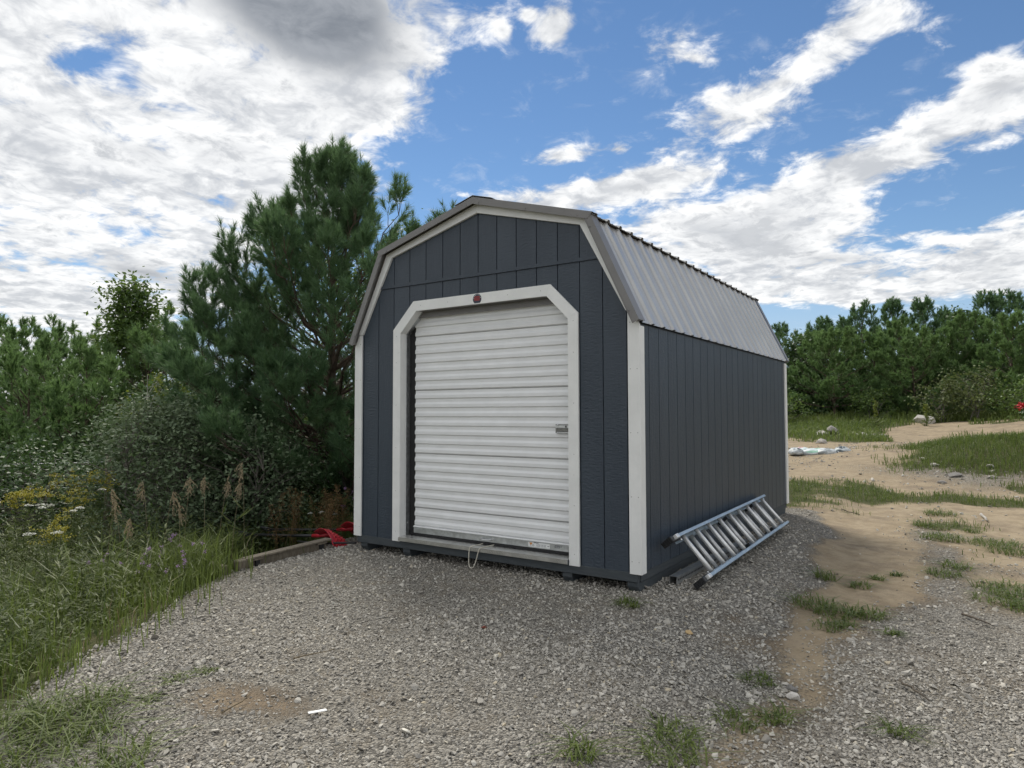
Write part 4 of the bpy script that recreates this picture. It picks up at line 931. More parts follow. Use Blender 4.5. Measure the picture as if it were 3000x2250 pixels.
for i, (x, y, H, rd, s, lab) in enumerate([(0.2, 27.6, 1.3, .9, 83, 'pale low shrub under the pines left of the white boulder'), (2.6, 27.0, 1.7, .9, 84, 'speckled shrub rising behind the white boulder'), (3.7, 26.8, 2.1, 1.0, 85, 'tall pale twiggy shrub right of the white boulder'), (-3.4, 26.8, 1.4, 1.2, 86, 'dark weedy shrub by the rear corner of the shed'), (5.2, 26.0, 1.3, 1.0, 87, 'low shrub at the foot of the right hand pines')]):
    leafy('wood_edge_shrub', lab, ground_at(x, y), H, rd, s, 34, 46, (0.11, 0.06), 0.03, cat='shrub', mat=M['weed'] if i in (1, 2) else M['leaf'], stems=5, trunk_r=.015, part='foliage', tone=.5, group='shrubs along the right wood edge')

# a mass of saplings and brush closing the wood behind the first rows
def brush(name, label, segs, seed, mat, leaf):
    r = RNG(seed); PP, TT = [], []
    for (xa, ya, xb, yb, depth, H, n) in segs:
        m = n // 30; t = r.uniform(0, 1, m); cx = xa + (xb - xa) * t; cy = ya + (yb - ya) * t; L = math.hypot(xb - xa, yb - ya); ox, oy = -(yb - ya) / L, (xb - xa) / L
        d = r.uniform(-.5, .5, m) * depth; cx = cx + ox * d; cy = cy + oy * d
        hh = H * (.75 + .25 * wob(cx, cy, .9, seed)) * (1 - .25 * r.uniform(0, 1, m)); cz = height(cx, cy) + hh * np.sqrt(r.uniform(0.0, 1, m))
        c = np.repeat(np.stack([cx, cy, cz], -1), 30, 0); PP.append(c + r.normal(0, .28, c.shape) * [1.2, 1.2, .8]); TT.append(np.clip(np.repeat(r.uniform(.15, .75, m), 30) + r.normal(0, .1, m * 30), 0, 1))
    P = np.concatenate(PP); n = len(P); P[:, 2] = np.maximum(P[:, 2], height(P[:, 0], P[:, 1])); D = rand_dirs(n, r); s = r.uniform(.7, 1.3, n)
    V, F = leaf_quads(P, D, rand_dirs(n, r), leaf * s, leaf * .45 * s, r)
    o = link(name, np_mesh(name, V, F, mat, False, {'rnd': np.repeat(np.concatenate(TT), 4)})); tag(o, label, 'brush', kind='stuff')
brush('wood_brush', 'dense green brush closing the wood behind the pines', [(-14, 38, 16, 40, 4.0, 3.2, 26000), (-8, 30.5, 9, 31.5, 3.0, 1.4, 14000), (8, 33, 18, 24, 5, 3.8, 12000)], 201, M['leaf_dark'], 0.26)
brush('hedge_brush', 'dense green brush closing the wood edge on the left', [(-24, 1, -13, 9, 4.0, 3.3, 16000), (-13, 7, -5, 10, 3.0, 3.2, 14000), (-12.5, -1, -7.5, 3, 2.5, 1.6, 12000), (-6.5, 1.2, -3.4, 3.2, 1.6, 1.2, 6000)], 202, M['leaf_dark'], 0.17)
# ------------------------------------------------------------------ meadow and grasses (nobody could count them)
def scatter(n, x0, x1, y0, y1, r, dens):
    X = r.uniform(x0, x1, n); Y = r.uniform(y0, y1, n); k = r.uniform(0, 1, n) < dens(X, Y); return X[k], Y[k]
def stuff(name, label, parts, mat, cat):
    V = np.concatenate([p[0] for p in parts]); o = 0; F = []
    for p in parts: F.append(p[1] + o); o += len(p[0])
    ob = link(name, np_mesh(name, V, np.concatenate(F), mat, False, {'rnd': np.concatenate([p[2] for p in parts])})); tag(ob, label, cat, kind='stuff'); return ob
def camd(X, Y): return np.hypot(X - CAM[0], Y - CAM[1])
def clearing(X, Y):
    """trodden ground round the beam and the shovels"""
    return np.maximum(np.exp(-(((X + 2.25) / .5) ** 4) - (((Y + .25) / .75) ** 4)), np.exp(-(((X + 2.85) / .55) ** 4) - (((Y - .15) / .45) ** 4)))
def meadow():
    r = RNG(101)
    lush = lambda X, Y: sstep(-.05, .2, edge_sd(X, Y)) * (1 - sstep(7, 12, edge_sd(X, Y)))
    # tall blades near the pad, thinning with distance
    X, Y = scatter(70000, -7.5, 1.2, -5.2, 5.0, r, lambda X, Y: lush(X, Y) * np.clip(1.5 - camd(X, Y) / 9, .25, 1) * (.55 + .45 * wob(X, Y, 2.2, 71)))
    sd = edge_sd(X, Y); low_ = clearing(X, Y); hh = (1 - .8 * low_) * (0.18 + 0.42 * sstep(.10, 1.0, sd) * sstep(-4.3, -2.7, Y) + .12 * sstep(0, .4, sd)) * (0.8 + .45 * wob(X, Y, 1.6, 72))
    tone = np.clip(.34 + .30 * wob(X, Y, 1.9, 73) + r.normal(0, .2, len(X)), 0, 1)
    p1 = blades(X, Y, height(X, Y) - .01, np.clip(hh, .08, 1), r, 0.008, .6, tone)
    # bright fringe leaning over the gravel
    X, Y = scatter(26000, -3.4, 0.8, -4.6, 1.6, r, lambda X, Y: np.exp(-((edge_sd(X, Y) - .20) / .24) ** 2) * np.clip(.5 + .6 * wob(X, Y, 3.3, 74), 0.2, 1))
    p2 = blades(X, Y, height(X, Y) - .01, (0.24 + .22 * sstep(-2.6, -.6, Y)) * (1 - .75 * clearing(X, Y)) * .85, r, 0.007, .42, np.clip(.55 + r.normal(0, .22, len(X)), 0, 1))
    # a tall clump by the shovels
    X = r.normal(-2.75, .45, 5200); Y = r.normal(-0.65, .38, 5200); X -= .25; Y -= .35; k = (edge_sd(X, Y) > .12) & (clearing(X, Y) < .3); X, Y = X[k], Y[k]
    p3 = blades(X, Y, height(X, Y) - .01, .55, r, 0.010, .5, np.clip(.62 + r.normal(0, .2, len(X)), 0, 1))
    X, Y = scatter(9000, -16, -6, -5, 6, r, lambda X, Y: np.clip(.7 + 0 * X, 0, 1))
    p4 = blades(X, Y, height(X, Y) - .01, .6, r, 0.02, .4, np.clip(.35 + r.normal(0, .2, len(X)), 0, 1))
    stuff('meadow_grass', 'tall green meadow grass left of the gravel', [p1, p2, p3, p4], M['grass'], 'grass')
    # dry stalks among it
    X, Y = scatter(9000, -6.5, 1.0, -4.8, 3.0, r, lambda X, Y: lush(X, Y) * np.clip(.3 + .7 * wob(X, Y, 2.6, 75), 0, 1))
    p = blades(X, Y, height(X, Y), .38 * (.45 + .55 * sstep(-3.2, -1.2, Y)), r, 0.005, .5, np.clip(.3 + r.normal(0, .25, len(X)), 0, 1))
    stuff('dry_grass', 'dry straw coloured stalks scattered through the meadow', [p], M['dry'], 'grass')
    # leafy weeds: small leaves up short stems
    n = 130000
    X, Y = scatter(n, -7.0, 0.9, -4.9, 3.6, r, lambda X, Y: lush(X, Y) * sstep(.1, .5, edge_sd(X, Y)) * np.clip(.55 + .6 * wob(X, Y, 2.0, 76), .1, 1) * np.clip(1.5 - camd(X, Y) / 9, .3, 1))
    sd = edge_sd(X, Y); top = (.12 + .46 * sstep(.1, 1.0, sd) * sstep(-4.3, -2.7, Y)) * (.8 + .4 * wob(X, Y, 1.7, 77)) * (1 - .75 * clearing(X, Y))
    P = np.stack([X, Y, height(X, Y) + top * r.uniform(.15, 1, len(X)) ** .7], -1); D = rand_dirs(len(X), r); D[:, 2] = np.abs(D[:, 2]) * .5; D = unit(D)
    s = r.uniform(.6, 1.3, len(X)); V, F4 = leaf_quads(P, D, unit(rand_dirs(len(X), r) * .6 + [0, 0, 1]), .055 * s, .022 * s, r)
    F = np.concatenate([F4[:, [0, 1, 2]], F4[:, [0, 2, 3]]]); tn = np.clip(.4 + .3 * wob(X, Y, 2.4, 78) + r.normal(0, .2, len(X)), 0, 1)
    # taller bushy stems standing out of it
    cx, cy = scatter(900, -6.0, .4, -4.0, 2.4, r, lambda X, Y: lush(X, Y) * sstep(.25, .6, edge_sd(X, Y)) * (1 - clearing(X, Y)) * (.4 + .6 * (wob(X, Y, 1.3, 79) > 0)))
    k = 70; ch = r.uniform(.35, .85, len(cx)) * (.55 + .45 * sstep(-3.6, -2.2, cy)); u = r.uniform(.1, 1, (len(cx), k)); a = r.uniform(0, 6.283, (len(cx), k)); rr = .09 * (1.1 - u) * r.uniform(.2, 1, (len(cx), k))
    Q = np.stack([cx[:, None] + rr * np.cos(a), cy[:, None] + rr * np.sin(a), height(cx, cy)[:, None] + ch[:, None] * u], -1).reshape(-1, 3)
    D2 = np.stack([np.cos(a), np.sin(a), .5 + 0 * a], -1).reshape(-1, 3); s2 = r.uniform(.6, 1.3, len(Q)); V2, F42 = leaf_quads(Q, unit(D2), unit(rand_dirs(len(Q), r) * .5 + [0, 0, 1]), .06 * s2, .016 * s2, r)
    F2 = np.concatenate([F42[:, [0, 1, 2]], F42[:, [0, 2, 3]]]); tn2 = np.repeat(np.clip(np.repeat(r.uniform(.1, .8, len(cx)), k) + r.normal(0, .1, len(Q)), 0, 1), 4)
    stuff('meadow_weeds', 'low leafy weeds mixed through the meadow', [(V, F, np.repeat(tn, 4)), (V2, F2, tn2)], M['weed'], 'weeds')
    # yard: bank, rear corner, foot of the wood
    r = RNG(102)
    X, Y = scatter(36000, 1.0, 10.5, 9.0, 18.0, r, lambda X, Y: sstep(.15, .9, grass_cover(X, Y)))
    q1 = blades(X, Y, height(X, Y) - .01, .09 + .13 * grass_cover(X, Y), r, 0.012, .7, np.clip(.45 + .25 * wob(X, Y, 1.8, 81) + r.normal(0, .18, len(X)), 0, 1))
    stuff('bank_grass', 'green grass covering the low bank at the right', [q1], M['grass'], 'grass')
    X, Y = scatter(26000, -.5, 5.2, 1.2, 9.6, r, lambda X, Y: sstep(.2, .9, grass_cover(X, Y)) * np.where(edge_sd(X, Y) > -.3, 0, 1) * np.where((X < 1.75) & (Y < 4.95), 0, 1))
    q2 = blades(X, Y, height(X, Y) - .01, .07 + .08 * grass_cover(X, Y), r, 0.008, .9, np.clip(.5 + r.normal(0, .2, len(X)), 0, 1))
    stuff('yard_grass', 'patchy grass on the sand behind the rear corner of the shed', [q2], M['grass'], 'grass')
    X, Y = scatter(30000, -9, 12, 15.0, 31.0, r, lambda X, Y: sstep(.15, .9, grass_cover(X, Y)))
    q3 = blades(X, Y, height(X, Y) - .01, .14 + .16 * grass_cover(X, Y) + .25 * sstep(25, 28, Y), r, 0.024, .6, np.clip(.42 + .25 * wob(X, Y, .9, 83) + r.normal(0, .16, len(X)), 0, 1))
    stuff('wood_edge_grass', 'rough grass along the foot of the right wood', [q3], M['grass'], 'grass')
meadow()
# ------------------------------------------------------------------ crushed stone
def hull(n, r, flat=0.78):
    bm = bmesh.new()
    for v in unit(r.normal(0, 1, (n, 3))) * r.uniform(.8, 1.1, (n, 1)) * [1, r.uniform(.6, .9), flat * r.uniform(.7, 1.1)]: bm.verts.new(v)
    bmesh.ops.convex_hull(bm, input=list(bm.verts)); loose = [v for v in bm.verts if not v.link_faces]; bmesh.ops.delete(bm, geom=loose, context='VERTS')
    bmesh.ops.triangulate(bm, faces=list(bm.faces)); bmesh.ops.recalc_face_normals(bm, faces=bm.faces); bm.verts.index_update()
    V = np.array([v.co[:] for v in bm.verts]); F = np.array([[v.index for v in f.verts] for f in bm.faces]); bm.free(); return V, F
GREYS = [(0.0, (0.17, 0.157, 0.136)), (0.35, (0.325, 0.304, 0.267)), (0.62, (0.44, 0.416, 0.367)), (0.84, (0.56, 0.534, 0.472)), (0.93, (0.47, 0.405, 0.29)), (1.0, (0.66, 0.64, 0.57))]
M['stone'] = m_stone('crushed_stone', GREYS)
M['rock'] = m_stone('field_stone', [(0.0, (0.13, 0.125, 0.12)), (0.5, (0.30, 0.28, 0.26)), (1.0, (0.56, 0.53, 0.49))])
def stones():
    r = RNG(301); T = [hull(8 + i % 3, r) for i in range(12)]
    def lay(n, x0, x1, y0, y1, keep, size):
        X = r.uniform(x0, x1, n); Y = r.uniform(y0, y1, n)
        k = r.uniform(0, 1, n) < keep(X, Y); X, Y = X[k], Y[k]
        s = size * np.exp(r.normal(0, .32, len(X))); return X, Y, s
    d = camd
    under = lambda X, Y: np.where((np.abs(X) < 1.46) & (Y > .25) & (Y < 4.8), 0, 1)
    inview = lambda X, Y: np.clip(.72 + .55 * wob(X, Y, 2.4, 93) + .25 * wob(X, Y, 6.5, 94), .22, 1) * (((X - CAM[0]) * -math.sin(YAW) + (Y - CAM[1]) * math.cos(YAW)) > 1.2)
    sets = [lay(190000, -2.6, 5.4, -4.2, 1.2, lambda X, Y: gravel_cover(X, Y) ** 1.15 * under(X, Y) * inview(X, Y) * np.clip(1.25 - d(X, Y) / 6.5, .22, 1), .0082),
            lay(110000, -2.6, 5.4, -4.2, 6.0, lambda X, Y: gravel_cover(X, Y) ** 1.3 * under(X, Y) * inview(X, Y) * np.clip(1.2 - d(X, Y) / 14, .3, 1), .0112),
            lay(26000, -2.0, 9.0, 5.5, 21.0, lambda X, Y: np.clip(.12 + .9 * gravel_cover(X, Y) + .35 * wob(X, Y, 1.9, 92), 0, 1) * (1 - grass_cover(X, Y)) * .6, .022),
            lay(9000, -2.2, 5.4, -4.2, 6.0, lambda X, Y: np.clip(gravel_cover(X, Y), .03, 1) * under(X, Y) * inview(X, Y), .0145)]
    X = np.concatenate([s[0] for s in sets]); Y = np.concatenate([s[1] for s in sets]); S = np.concatenate([s[2] for s in sets])
    n = len(X); Z = height(X, Y) + S * .18; a = r.uniform(0, 6.283, n); tl = r.normal(0, .22, (n, 2))
    ca, sa = np.cos(a), np.sin(a)
    kind = r.randint(0, len(T), n); VV, FF, RR = [], [], []; o = 0
    tone = np.clip(r.beta(2.2, 2.2, n) * .86 + .02 + .10 * wob(X, Y, 3, 91), 0, .9); tone = np.where(r.uniform(0, 1, n) < .05, r.uniform(.88, 1, n), tone)
    for k, (V, F) in enumerate(T):
        i = np.where(kind == k)[0]; v = V[None] * S[i, None, None]
        x = v[..., 0] * ca[i, None] - v[..., 1] * sa[i, None]; y = v[..., 0] * sa[i, None] + v[..., 1] * ca[i, None]; z = v[..., 2] + x * tl[i, :1] + y * tl[i, 1:]
        P = np.stack([x + X[i, None], y + Y[i, None], z + Z[i, None]], -1)
        VV.append(P.reshape(-1, 3)); FF.append((F[None] + (np.arange(len(i)) * len(V))[:, None, None]).reshape(-1, 3) + o); o += len(i) * len(V); RR.append(np.repeat(tone[i], len(V)))
    ob = link('gravel', np_mesh('gravel', np.concatenate(VV), np.concatenate(FF), M['stone'], False, {'rnd': np.concatenate(RR)}))
    tag(ob, 'grey crushed stone spread round the shed', 'gravel', kind='stuff')
stones()

# ------------------------------------------------------------------ rocks one can pick out
ROCKS = [  # x, y, half size, tone, flatness, label
    (2.04, 26.2, 0.40, .95, .8, 'large pale boulder on the rise below the right wood'), (0.5, 28.7, 0.42, .55, .5, 'grey boulder in the grass left of the pale boulder'),
    (-0.09, 28.4, 0.30, .6, .6, 'small grey boulder at the foot of the yellow mullein stalk'), (-0.25, 19.7, 0.34, .25, .6, 'dark boulder on the rubble behind the crumpled sheet'),
    (3.30, 9.81, 0.17, .12, .28, 'dark flat slab at the near foot of the grassy bank'), (3.86, 10.6, 0.11, .7, .5, 'pale stone on the bare edge of the bank, right of the slab'),
    (-0.45, 19.1, 0.24, .75, .55, 'pale stone left of the dark boulder'), (0.7, 19.4, 0.26, .8, .4, 'flat pale stone right of the dark boulder'), (0.01, 16.3, 0.17, .7, .6, 'round stone just behind the crumpled sheet'),
    (2.74, 11.4, 0.09, .9, .6, 'white stone at the left foot of the bank'), (2.97, 10.75, 0.10, .85, .5, 'second white stone along the foot of the bank'), (3.86, 9.8, 0.08, .55, .5, 'grey stone in the sand right of the dark slab'),
    (3.13, 9.17, 0.09, .35, .5, 'brown stone alone on the sand in front of the bank'), (2.77, -0.93, 0.036, .08, .55, 'dark stone at the end of the sand tongue'), (2.79, -1.02, 0.042, .97, .6, 'white stone beside the dark stone at the end of the sand tongue'),
    (1.0, 19.0, 0.2, .5, .5, 'grey stone at the right end of the rubble row'), (1.35, 18.3, 0.16, .65, .5, 'small pale stone before the rubble row')]
def rocks():
    r = RNG(311)
    for x, y, s, tone, fl, lab in ROCKS:
        V, F = hull(26, r, fl); me = np_mesh('rock', V * s, F, M['rock'], False, {'rnd': np.full(len(V), tone)})
        o = link('rock' if s > .05 else 'loose_stone', me); o.location = (x, y, G(x, y) + s * fl * .35); o.rotation_euler = (r.normal(0, .1), r.normal(0, .1), r.uniform(0, 6)); tag(o, lab, 'rock', 'stones lying about the yard')
    V, F = hull(22, r, .6); M['tan'] = plain('tan_stone', (0.46, 0.33, 0.17), .8, 0, .15, 40)
    o = link('loose_stone', np_mesh('loose_stone', V * .03, F, M['tan'])); o.location = (2.11, -.63, G(2.11, -.63) + .012); tag(o, 'single tan pebble among the grey gravel right of the shed', 'stone')
    M['brick'] = plain('brick_red', (0.20, 0.055, 0.035), .85, 0, .2, 60); V, F = hull(12, r, .7)
    o = link('brick_fragment', np_mesh('brick_fragment', V * .022, F, M['brick'])); o.location = (.94, -1.19, G(.94, -1.19) + .012); tag(o, 'small red brick fragment in the gravel before the door', 'brick')
    o = box('plastic_strip', (-.045, -.011, 0), (.045, .011, .004), M['label'], None, .0015); o.location = (.94, -2.54, G(.94, -2.54) + .02); o.rotation_euler = (.05, .05, 1.15); tag(o, 'short white plastic strip lying on the gravel', 'litter')
rocks()

# ------------------------------------------------------------------ ladder leaning on the side wall
def ladder():
    L = empty('extension_ladder', (0, 0, 0)); tag(L, 'folded aluminium extension ladder lying on edge against the side wall', 'ladder')
    # local axes: u along the ladder, v across it (up the lean), w out of its face
    A0 = np.array([1.86, 0.42, 0.045]); U = unit(np.array([-0.06, 3.0, 0.015])); W0 = np.array([1.60, 0.42, 0.335]) - A0
    Vv = unit(W0 - U * (W0 @ U)); N = np.cross(U, Vv); N = -N if N[0] < 0 else N; wd = 0.40
    Mx = Matrix(((U[0], Vv[0], N[0], A0[0]), (U[1], Vv[1], N[1], A0[1]), (U[2], Vv[2], N[2], A0[2]), (0, 0, 0, 1)))
    L.matrix_world = Mx
    def bar(name, lo, hi, mat, par, bev=.003): return box(name, lo, hi, mat, par, bev)
    def channel(name, u0, u1, v0, s, w0, w1, mat):
        """C section rail: web at v0, flanges reaching s*25 mm inwards"""
        bm = bmesh.new(); va, vb = sorted((v0, v0 + s * .004)); add_box(bm, (u0, va, w0), (u1, vb, w1), .001)
        va, vb = sorted((v0 + s * .004, v0 + s * .026)); add_box(bm, (u0, va, w1 - .004), (u1, vb, w1), .001); add_box(bm, (u0, va, w0), (u1, vb, w0 + .004), .001)
        return link(name, bm_mesh(name, bm, mat), L)
    for u0, u1, w0, w1, ins in ((0.0, 2.95, 0.0, 0.074, 0.0), (0.22, 3.12, -0.078, -0.006, 0.012)):
        channel('rail', u0, u1, 0.0 + ins, 1, w0, w1, M['rail']); channel('rail', u0, u1, wd - ins, -1, w0, w1, M['rail'])
        u = .16 if w0 >= 0 else .515
        while u < u1 - .05:
            wc = (w0 + w1) / 2
            o = tube('rung', np.array([(u, .006 + ins, wc), (u, wd * .5, wc), (u, wd - .006 - ins, wc)]), .019, M['alu'], L, 12)
            u += 0.335
    for v, s in ((0.0, 1), (wd, -1)):
        va, vb = sorted((v - s * .004, v + s * .03)); e = bar('rail_end', (-.05, va, -.002), (.012, vb, .078), M['alu'], L)
        # swivel shoe: ribbed rubber pad on a bracket
        f = bar('foot', (-.10, min(v - s * .012, v + s * .036), -.052), (-.035, max(v - s * .012, v + s * .036), .05), M['blackp'], L, .004); f['label'] = 'black ribbed swivel foot'
        for q in range(5): box('tread_rib', (-.107, min(v - s * .012, v + s * .036), -.048 + q * .02), (-.100, max(v - s * .012, v + s * .036), -.038 + q * .02), M['black'], f)
        bar('foot_bracket', (-.05, min(v + s * .03, v + s * .037), .005), (.13, max(v + s * .03, v + s * .037), .045), M['blackp'], f, .002)
        bm = bmesh.new(); bmesh.ops.create_cone(bm, cap_ends=True, segments=10, radius1=.010, radius2=.008, depth=.012, matrix=Matrix.Translation((.11, v + s * .043, .025)) @ Matrix.Rotation(math.pi / 2, 4, 'X')); link('pivot_bolt', bm_mesh('pivot_bolt', bm, M['zinc']), f)
    for u in (1.35, 2.35):   # guide brackets and rung locks of the fly section
        for v, s in ((0.03, 1), (wd - .03, -1)):
            va, vb = sorted((v, v + s * .03)); bar('rung_lock', (u, va, -.06), (u + .05, vb, .05), M['blackp'], L)
    return L
ladder()
def channel_steel():
    T = empty('slotted_channel', (1.60, 0.36, 0.008)); tag(T, 'grey slotted steel channel lying beside the skid under the ladder', 'channel')
    T.rotation_euler = (0, 0, -0.015)
    bm = bmesh.new(); Lc = 1.9
    for lo, hi in (((0, 0, 0), (.003, Lc, .062)), ((.003, 0, .059), (.057, Lc, .062)), ((.057, 0, 0), (.060, Lc, .062))): add_box(bm, lo, hi)
    link('web', bm_mesh('web', bm, M['galv']), T)
    bm = bmesh.new()
    for k in range(54): add_box(bm, (.0598, .03 + k * .034, .026), (.0606, .03 + k * .034 + .018, .040))
    o = link('slot', bm_mesh('slot', bm, M['black']), T); o['kind'] = 'stuff'
channel_steel()

# ------------------------------------------------------------------ beside the left front corner
def shovel(loc, rz, tilt, label):
    T = empty('snow_shovel', loc, (-.5, 0, rz)); tag(T, label, 'shovel', 'red shovels beside the shed')
    # blade: curved scoop, concave side down; +x runs from the handle to the blade's lip
    n, m = 11, 9; u = np.linspace(0, 1, n)[:, None]; v = np.linspace(-1, 1, m)[None, :]
    X = .36 * u + 0 * v; Y = .17 * v * (0.72 + .28 * np.minimum(1, u * 3)); Z = .15 * np.sin(np.pi * np.minimum(1, .22 + .78 * u)) ** .9 * (1 - .06 * v ** 2) - .03 * u + tilt * u
    Vv, F = sheet_solid(np.stack([X, Y, Z], -1), np.array([0, 0, -.005])); b = link('blade', np_mesh('blade', Vv, F, M['red'], True), T)
    bm = bmesh.new()
    for q in (-.55, 0, .55):
        for i in range(n - 1): 
            p0, p1 = (X[i, 0], .17 * q, Z[i, 4] + .002), (X[i + 1, 0], .17 * q, Z[i + 1, 4] + .002)
            add_box(bm, (p0[0], p0[1] - .005, min(p0[2], p1[2])), (p1[0], p1[1] + .005, max(p0[2], p1[2]) + .004))
    link('blade_rib', bm_mesh('blade_rib', bm, M['red']), b)
    tube('socket', np.array([(.10, 0, .115), (0, 0, .10), (-.12, 0, .085)]), np.array([.018, .022, .020]), M['red'], T, 10)
    tube('handle', np.array([(-.05, 0, .092), (-.5, 0, .055), (-1.05, 0, .02)]), .0155, M['blackp'], T, 10)
    P = [(-1.05, 0, .02), (-1.10, .05, .02), (-1.17, .06, .02), (-1.20, 0, .02), (-1.17, -.06, .02), (-1.10, -.05, .02), (-1.05, 0, .02)]
    tube('grip', np.array(P), .012, M['blackp'], T, 8)
shovel((-2.20, 0.10, -0.045), 0.10, 0.0, 'nearer red shovel with a black handle, lying by the shed corner')
shovel((-2.16, 0.42, -0.02), 0.16, 0.01, 'farther red shovel with a black handle, half behind the shed corner')
def beam():
    T = empty('wooden_beam', (-1.97, -0.92, -.075), (-.02, -0.02, 0)); T.rotation_euler = (math.radians(3.0), 0, math.radians(-4)); tag(T, 'weathered wooden beam with black brackets lying at the gravel edge', 'beam')
    box('web_board', (-.02, 0.05, -.01), (.02, .86, .075), M['oldwood'], T, .003); box('cap_board', (-.05, -.02, .076), (.05, .92, .096), M['oldwood'], T, .004)
    box('end_block', (-.05, -.10, .0), (.045, .04, .09), M['oldwood'], T, .006); box('tail_board', (-.30, -.22, -.05), (-.03, -.16, .06), M['oldwood'], T, .004)
    for y in (.09, .80):
        b = box('bracket', (.021, y - .02, -.02), (.045, y + .025, .06), M['blackp'], T, .003); box('shim', (.021, y - .05, .061), (.055, y + .06, .074), M['oldwood'], b, .002)
    return T
beam()
P = np.array([(-1.62, .10, .012), (-1.8, .02, .004), (-2.0, -.05, -.012), (-2.25, -.02, -.03), (-2.5, .08, -.06)]); tt = np.linspace(0, 4, 30)
tag(tube('black_hose', np.stack([np.interp(tt, range(5), P[:, k]) for k in range(3)], -1) + [0, 0, .02], .011, M['black'], None, 8), 'thin black hose lying under the red shovels', 'hose')

# ------------------------------------------------------------------ crumpled printed sheet on the far sand
def sheet():
    r = RNG(401); T = empty('crumpled_sheet', (0.52, 12.85, G(.52, 12.85)), (0, 0, math.radians(33))); T.scale = (1.12, 1.0, .8); tag(T, 'crumpled white printed plastic sheet lying on the sand behind the shed', 'sheet')
    def mat(name, cols):
        m, nt, p = new_mat(name, (.6, .65, .68), .4); v = ocoord(nt); vo = nt.nodes.new('ShaderNodeTexVoronoi'); vo.inputs['Scale'].default_value = 6.0; nt.links.new(mapping(nt, v, (1, 1, 2)), vo.inputs['Vector'])
        sp = nt.nodes.new('ShaderNodeSeparateColor'); nt.links.new(vo.outputs['Color'], sp.inputs[0]); cr = nt.nodes.new('ShaderNodeValToRGB'); cr.color_ramp.interpolation = 'CONSTANT'; e = cr.color_ramp.elements
        while len(e) < len(cols): e.new(.5)
        for i, (q, c) in enumerate(cols): e[i].position = q; e[i].color = (*c, 1)
        nt.links.new(sp.outputs[0], cr.inputs[0]); nt.links.new(cr.outputs[0], p.inputs['Base Color']); bump(nt, p, noise(nt, v, 26, 4, .6), .5, .02); return m
    m1 = mat('printed_vinyl', [(0, (.58, .66, .66)), (.42, (.30, .52, .40)), (.58, (.66, .70, .72)), (.80, (.55, .12, .14)), (.86, (.30, .27, .46)), (.91, (.60, .66, .68))])
    m2 = mat('speckled_vinyl', [(0, (.46, .50, .52)), (.55, (.30, .33, .34)), (.72, (.52, .55, .56)), (.88, (.07, .09, .10))])
    def lump(name, c, rx, ry, rz, mt, seed):
        q = RNG(seed); nu, nv = 26, 12; u = np.linspace(0, 2 * np.pi, nu); v = np.linspace(0.02, np.pi / 2 + .45, nv); U, V_ = np.meshgrid(u, v)
        f = 1 + .10 * np.sin(3 * U + q.uniform(0, 6)) + .07 * np.sin(5 * U + 4 * V_ + q.uniform(0, 6)) + .05 * np.sin(9 * U - 3 * V_)
        P = np.stack([c[0] + rx * f * np.sin(V_) * np.cos(U), c[1] + ry * f * np.sin(V_) * np.sin(U), c[2] + rz * np.cos(V_) * (1 + .12 * np.sin(7 * U))], -1); P[:, -1] = P[:, 0]
        i, j = np.meshgrid(np.arange(nv - 1), np.arange(nu - 1), indexing='ij'); a = (i * nu + j).ravel(); link(name, np_mesh(name, P.reshape(-1, 3), np.stack([a, a + 1, a + nu + 1, a + nu], -1), mt, True), T)
    lump('middle_fold', (0, .02, .03), .42, .26, .13, m1, 1); lump('left_roll', (-.52, -.10, .05), .15, .2, .13, m2, 2); lump('right_roll', (.52, .05, .06), .17, .2, .15, m2, 3); lump('front_roll', (.12, -.2, .04), .22, .13, .12, m2, 4); lump('rear_roll', (-.3, .15, .06), .2, .2, .12, m1, 5)
sheet()

# ------------------------------------------------------------------ fence
def fence():
    T = empty('wire_fence', (-6.42, -.05, G(-6.42, -.05))); tag(T, 'old post and wire fence half hidden behind the silvery bush', 'fence')
    H = 0.76 - G(-6.42, -.05); tube('post', np.array([(0, 0, -.1), (.01, 0, H * .5), (0, .01, H)]), .045, M['oldwood'], T, 8); tube('post', np.array([(-3.4, -1.9, -.1), (-3.4, -1.9, H)]), .045, M['oldwood'], T, 8)
    for z in (H - .08, H - .42): tube('wire', np.array([(-3.4, -1.9, z - .03), (-1.7, -.95, z - .06), (0, -.05, z)]), .004, M['galv'], T, 5)
fence()

# ------------------------------------------------------------------ single plants
class Plant:
    def __init__(s): s.parts = {}
    def tri(s, part, mat, V, F, tone):
        a = s.parts.setdefault(part, (Acc(), mat))[0]; F = np.asarray(F)
        if F.shape[1] == 4: F = np.concatenate([F[:, [0, 1, 2]], F[:, [0, 2, 3]]])
        a.add(V, F, tone)
    def stem(s, P, r0, r1, mat='weed', tone=.4, part='stem'): V, F = tube_np(P, np.linspace(r0, r1, len(P)), 4); s.tri(part, mat, V, F, tone)
    def leaves(s, P, D, l, w, r, mat='weed', tone=.5, part='leaves'):
        V, F = leaf_quads(P, D, unit(rand_dirs(len(P), r) * .5 + [0, 0, 1]), l, w, r); s.tri(part, mat, V, F, np.repeat(np.clip(tone + r.normal(0, .15, len(P)), 0, 1), 4))
    def build(s, name, loc, label, cat, group=None, rz=0):
        T = empty(name, loc, (0, 0, rz)); tag(T, label, cat, group)
        for p, (a, m) in s.parts.items():
            o = link(p, a.mesh(p, M[m]), T); o['kind'] = 'stuff'
        return T
def up_stem(H, r, lean=.12, n=7):
    t = np.linspace(0, 1, n)[:, None]; a = r.uniform(0, 6.283); return np.concatenate([np.cos(a) * lean * H * t ** 2, np.sin(a) * lean * H * t ** 2, H * t], 1)
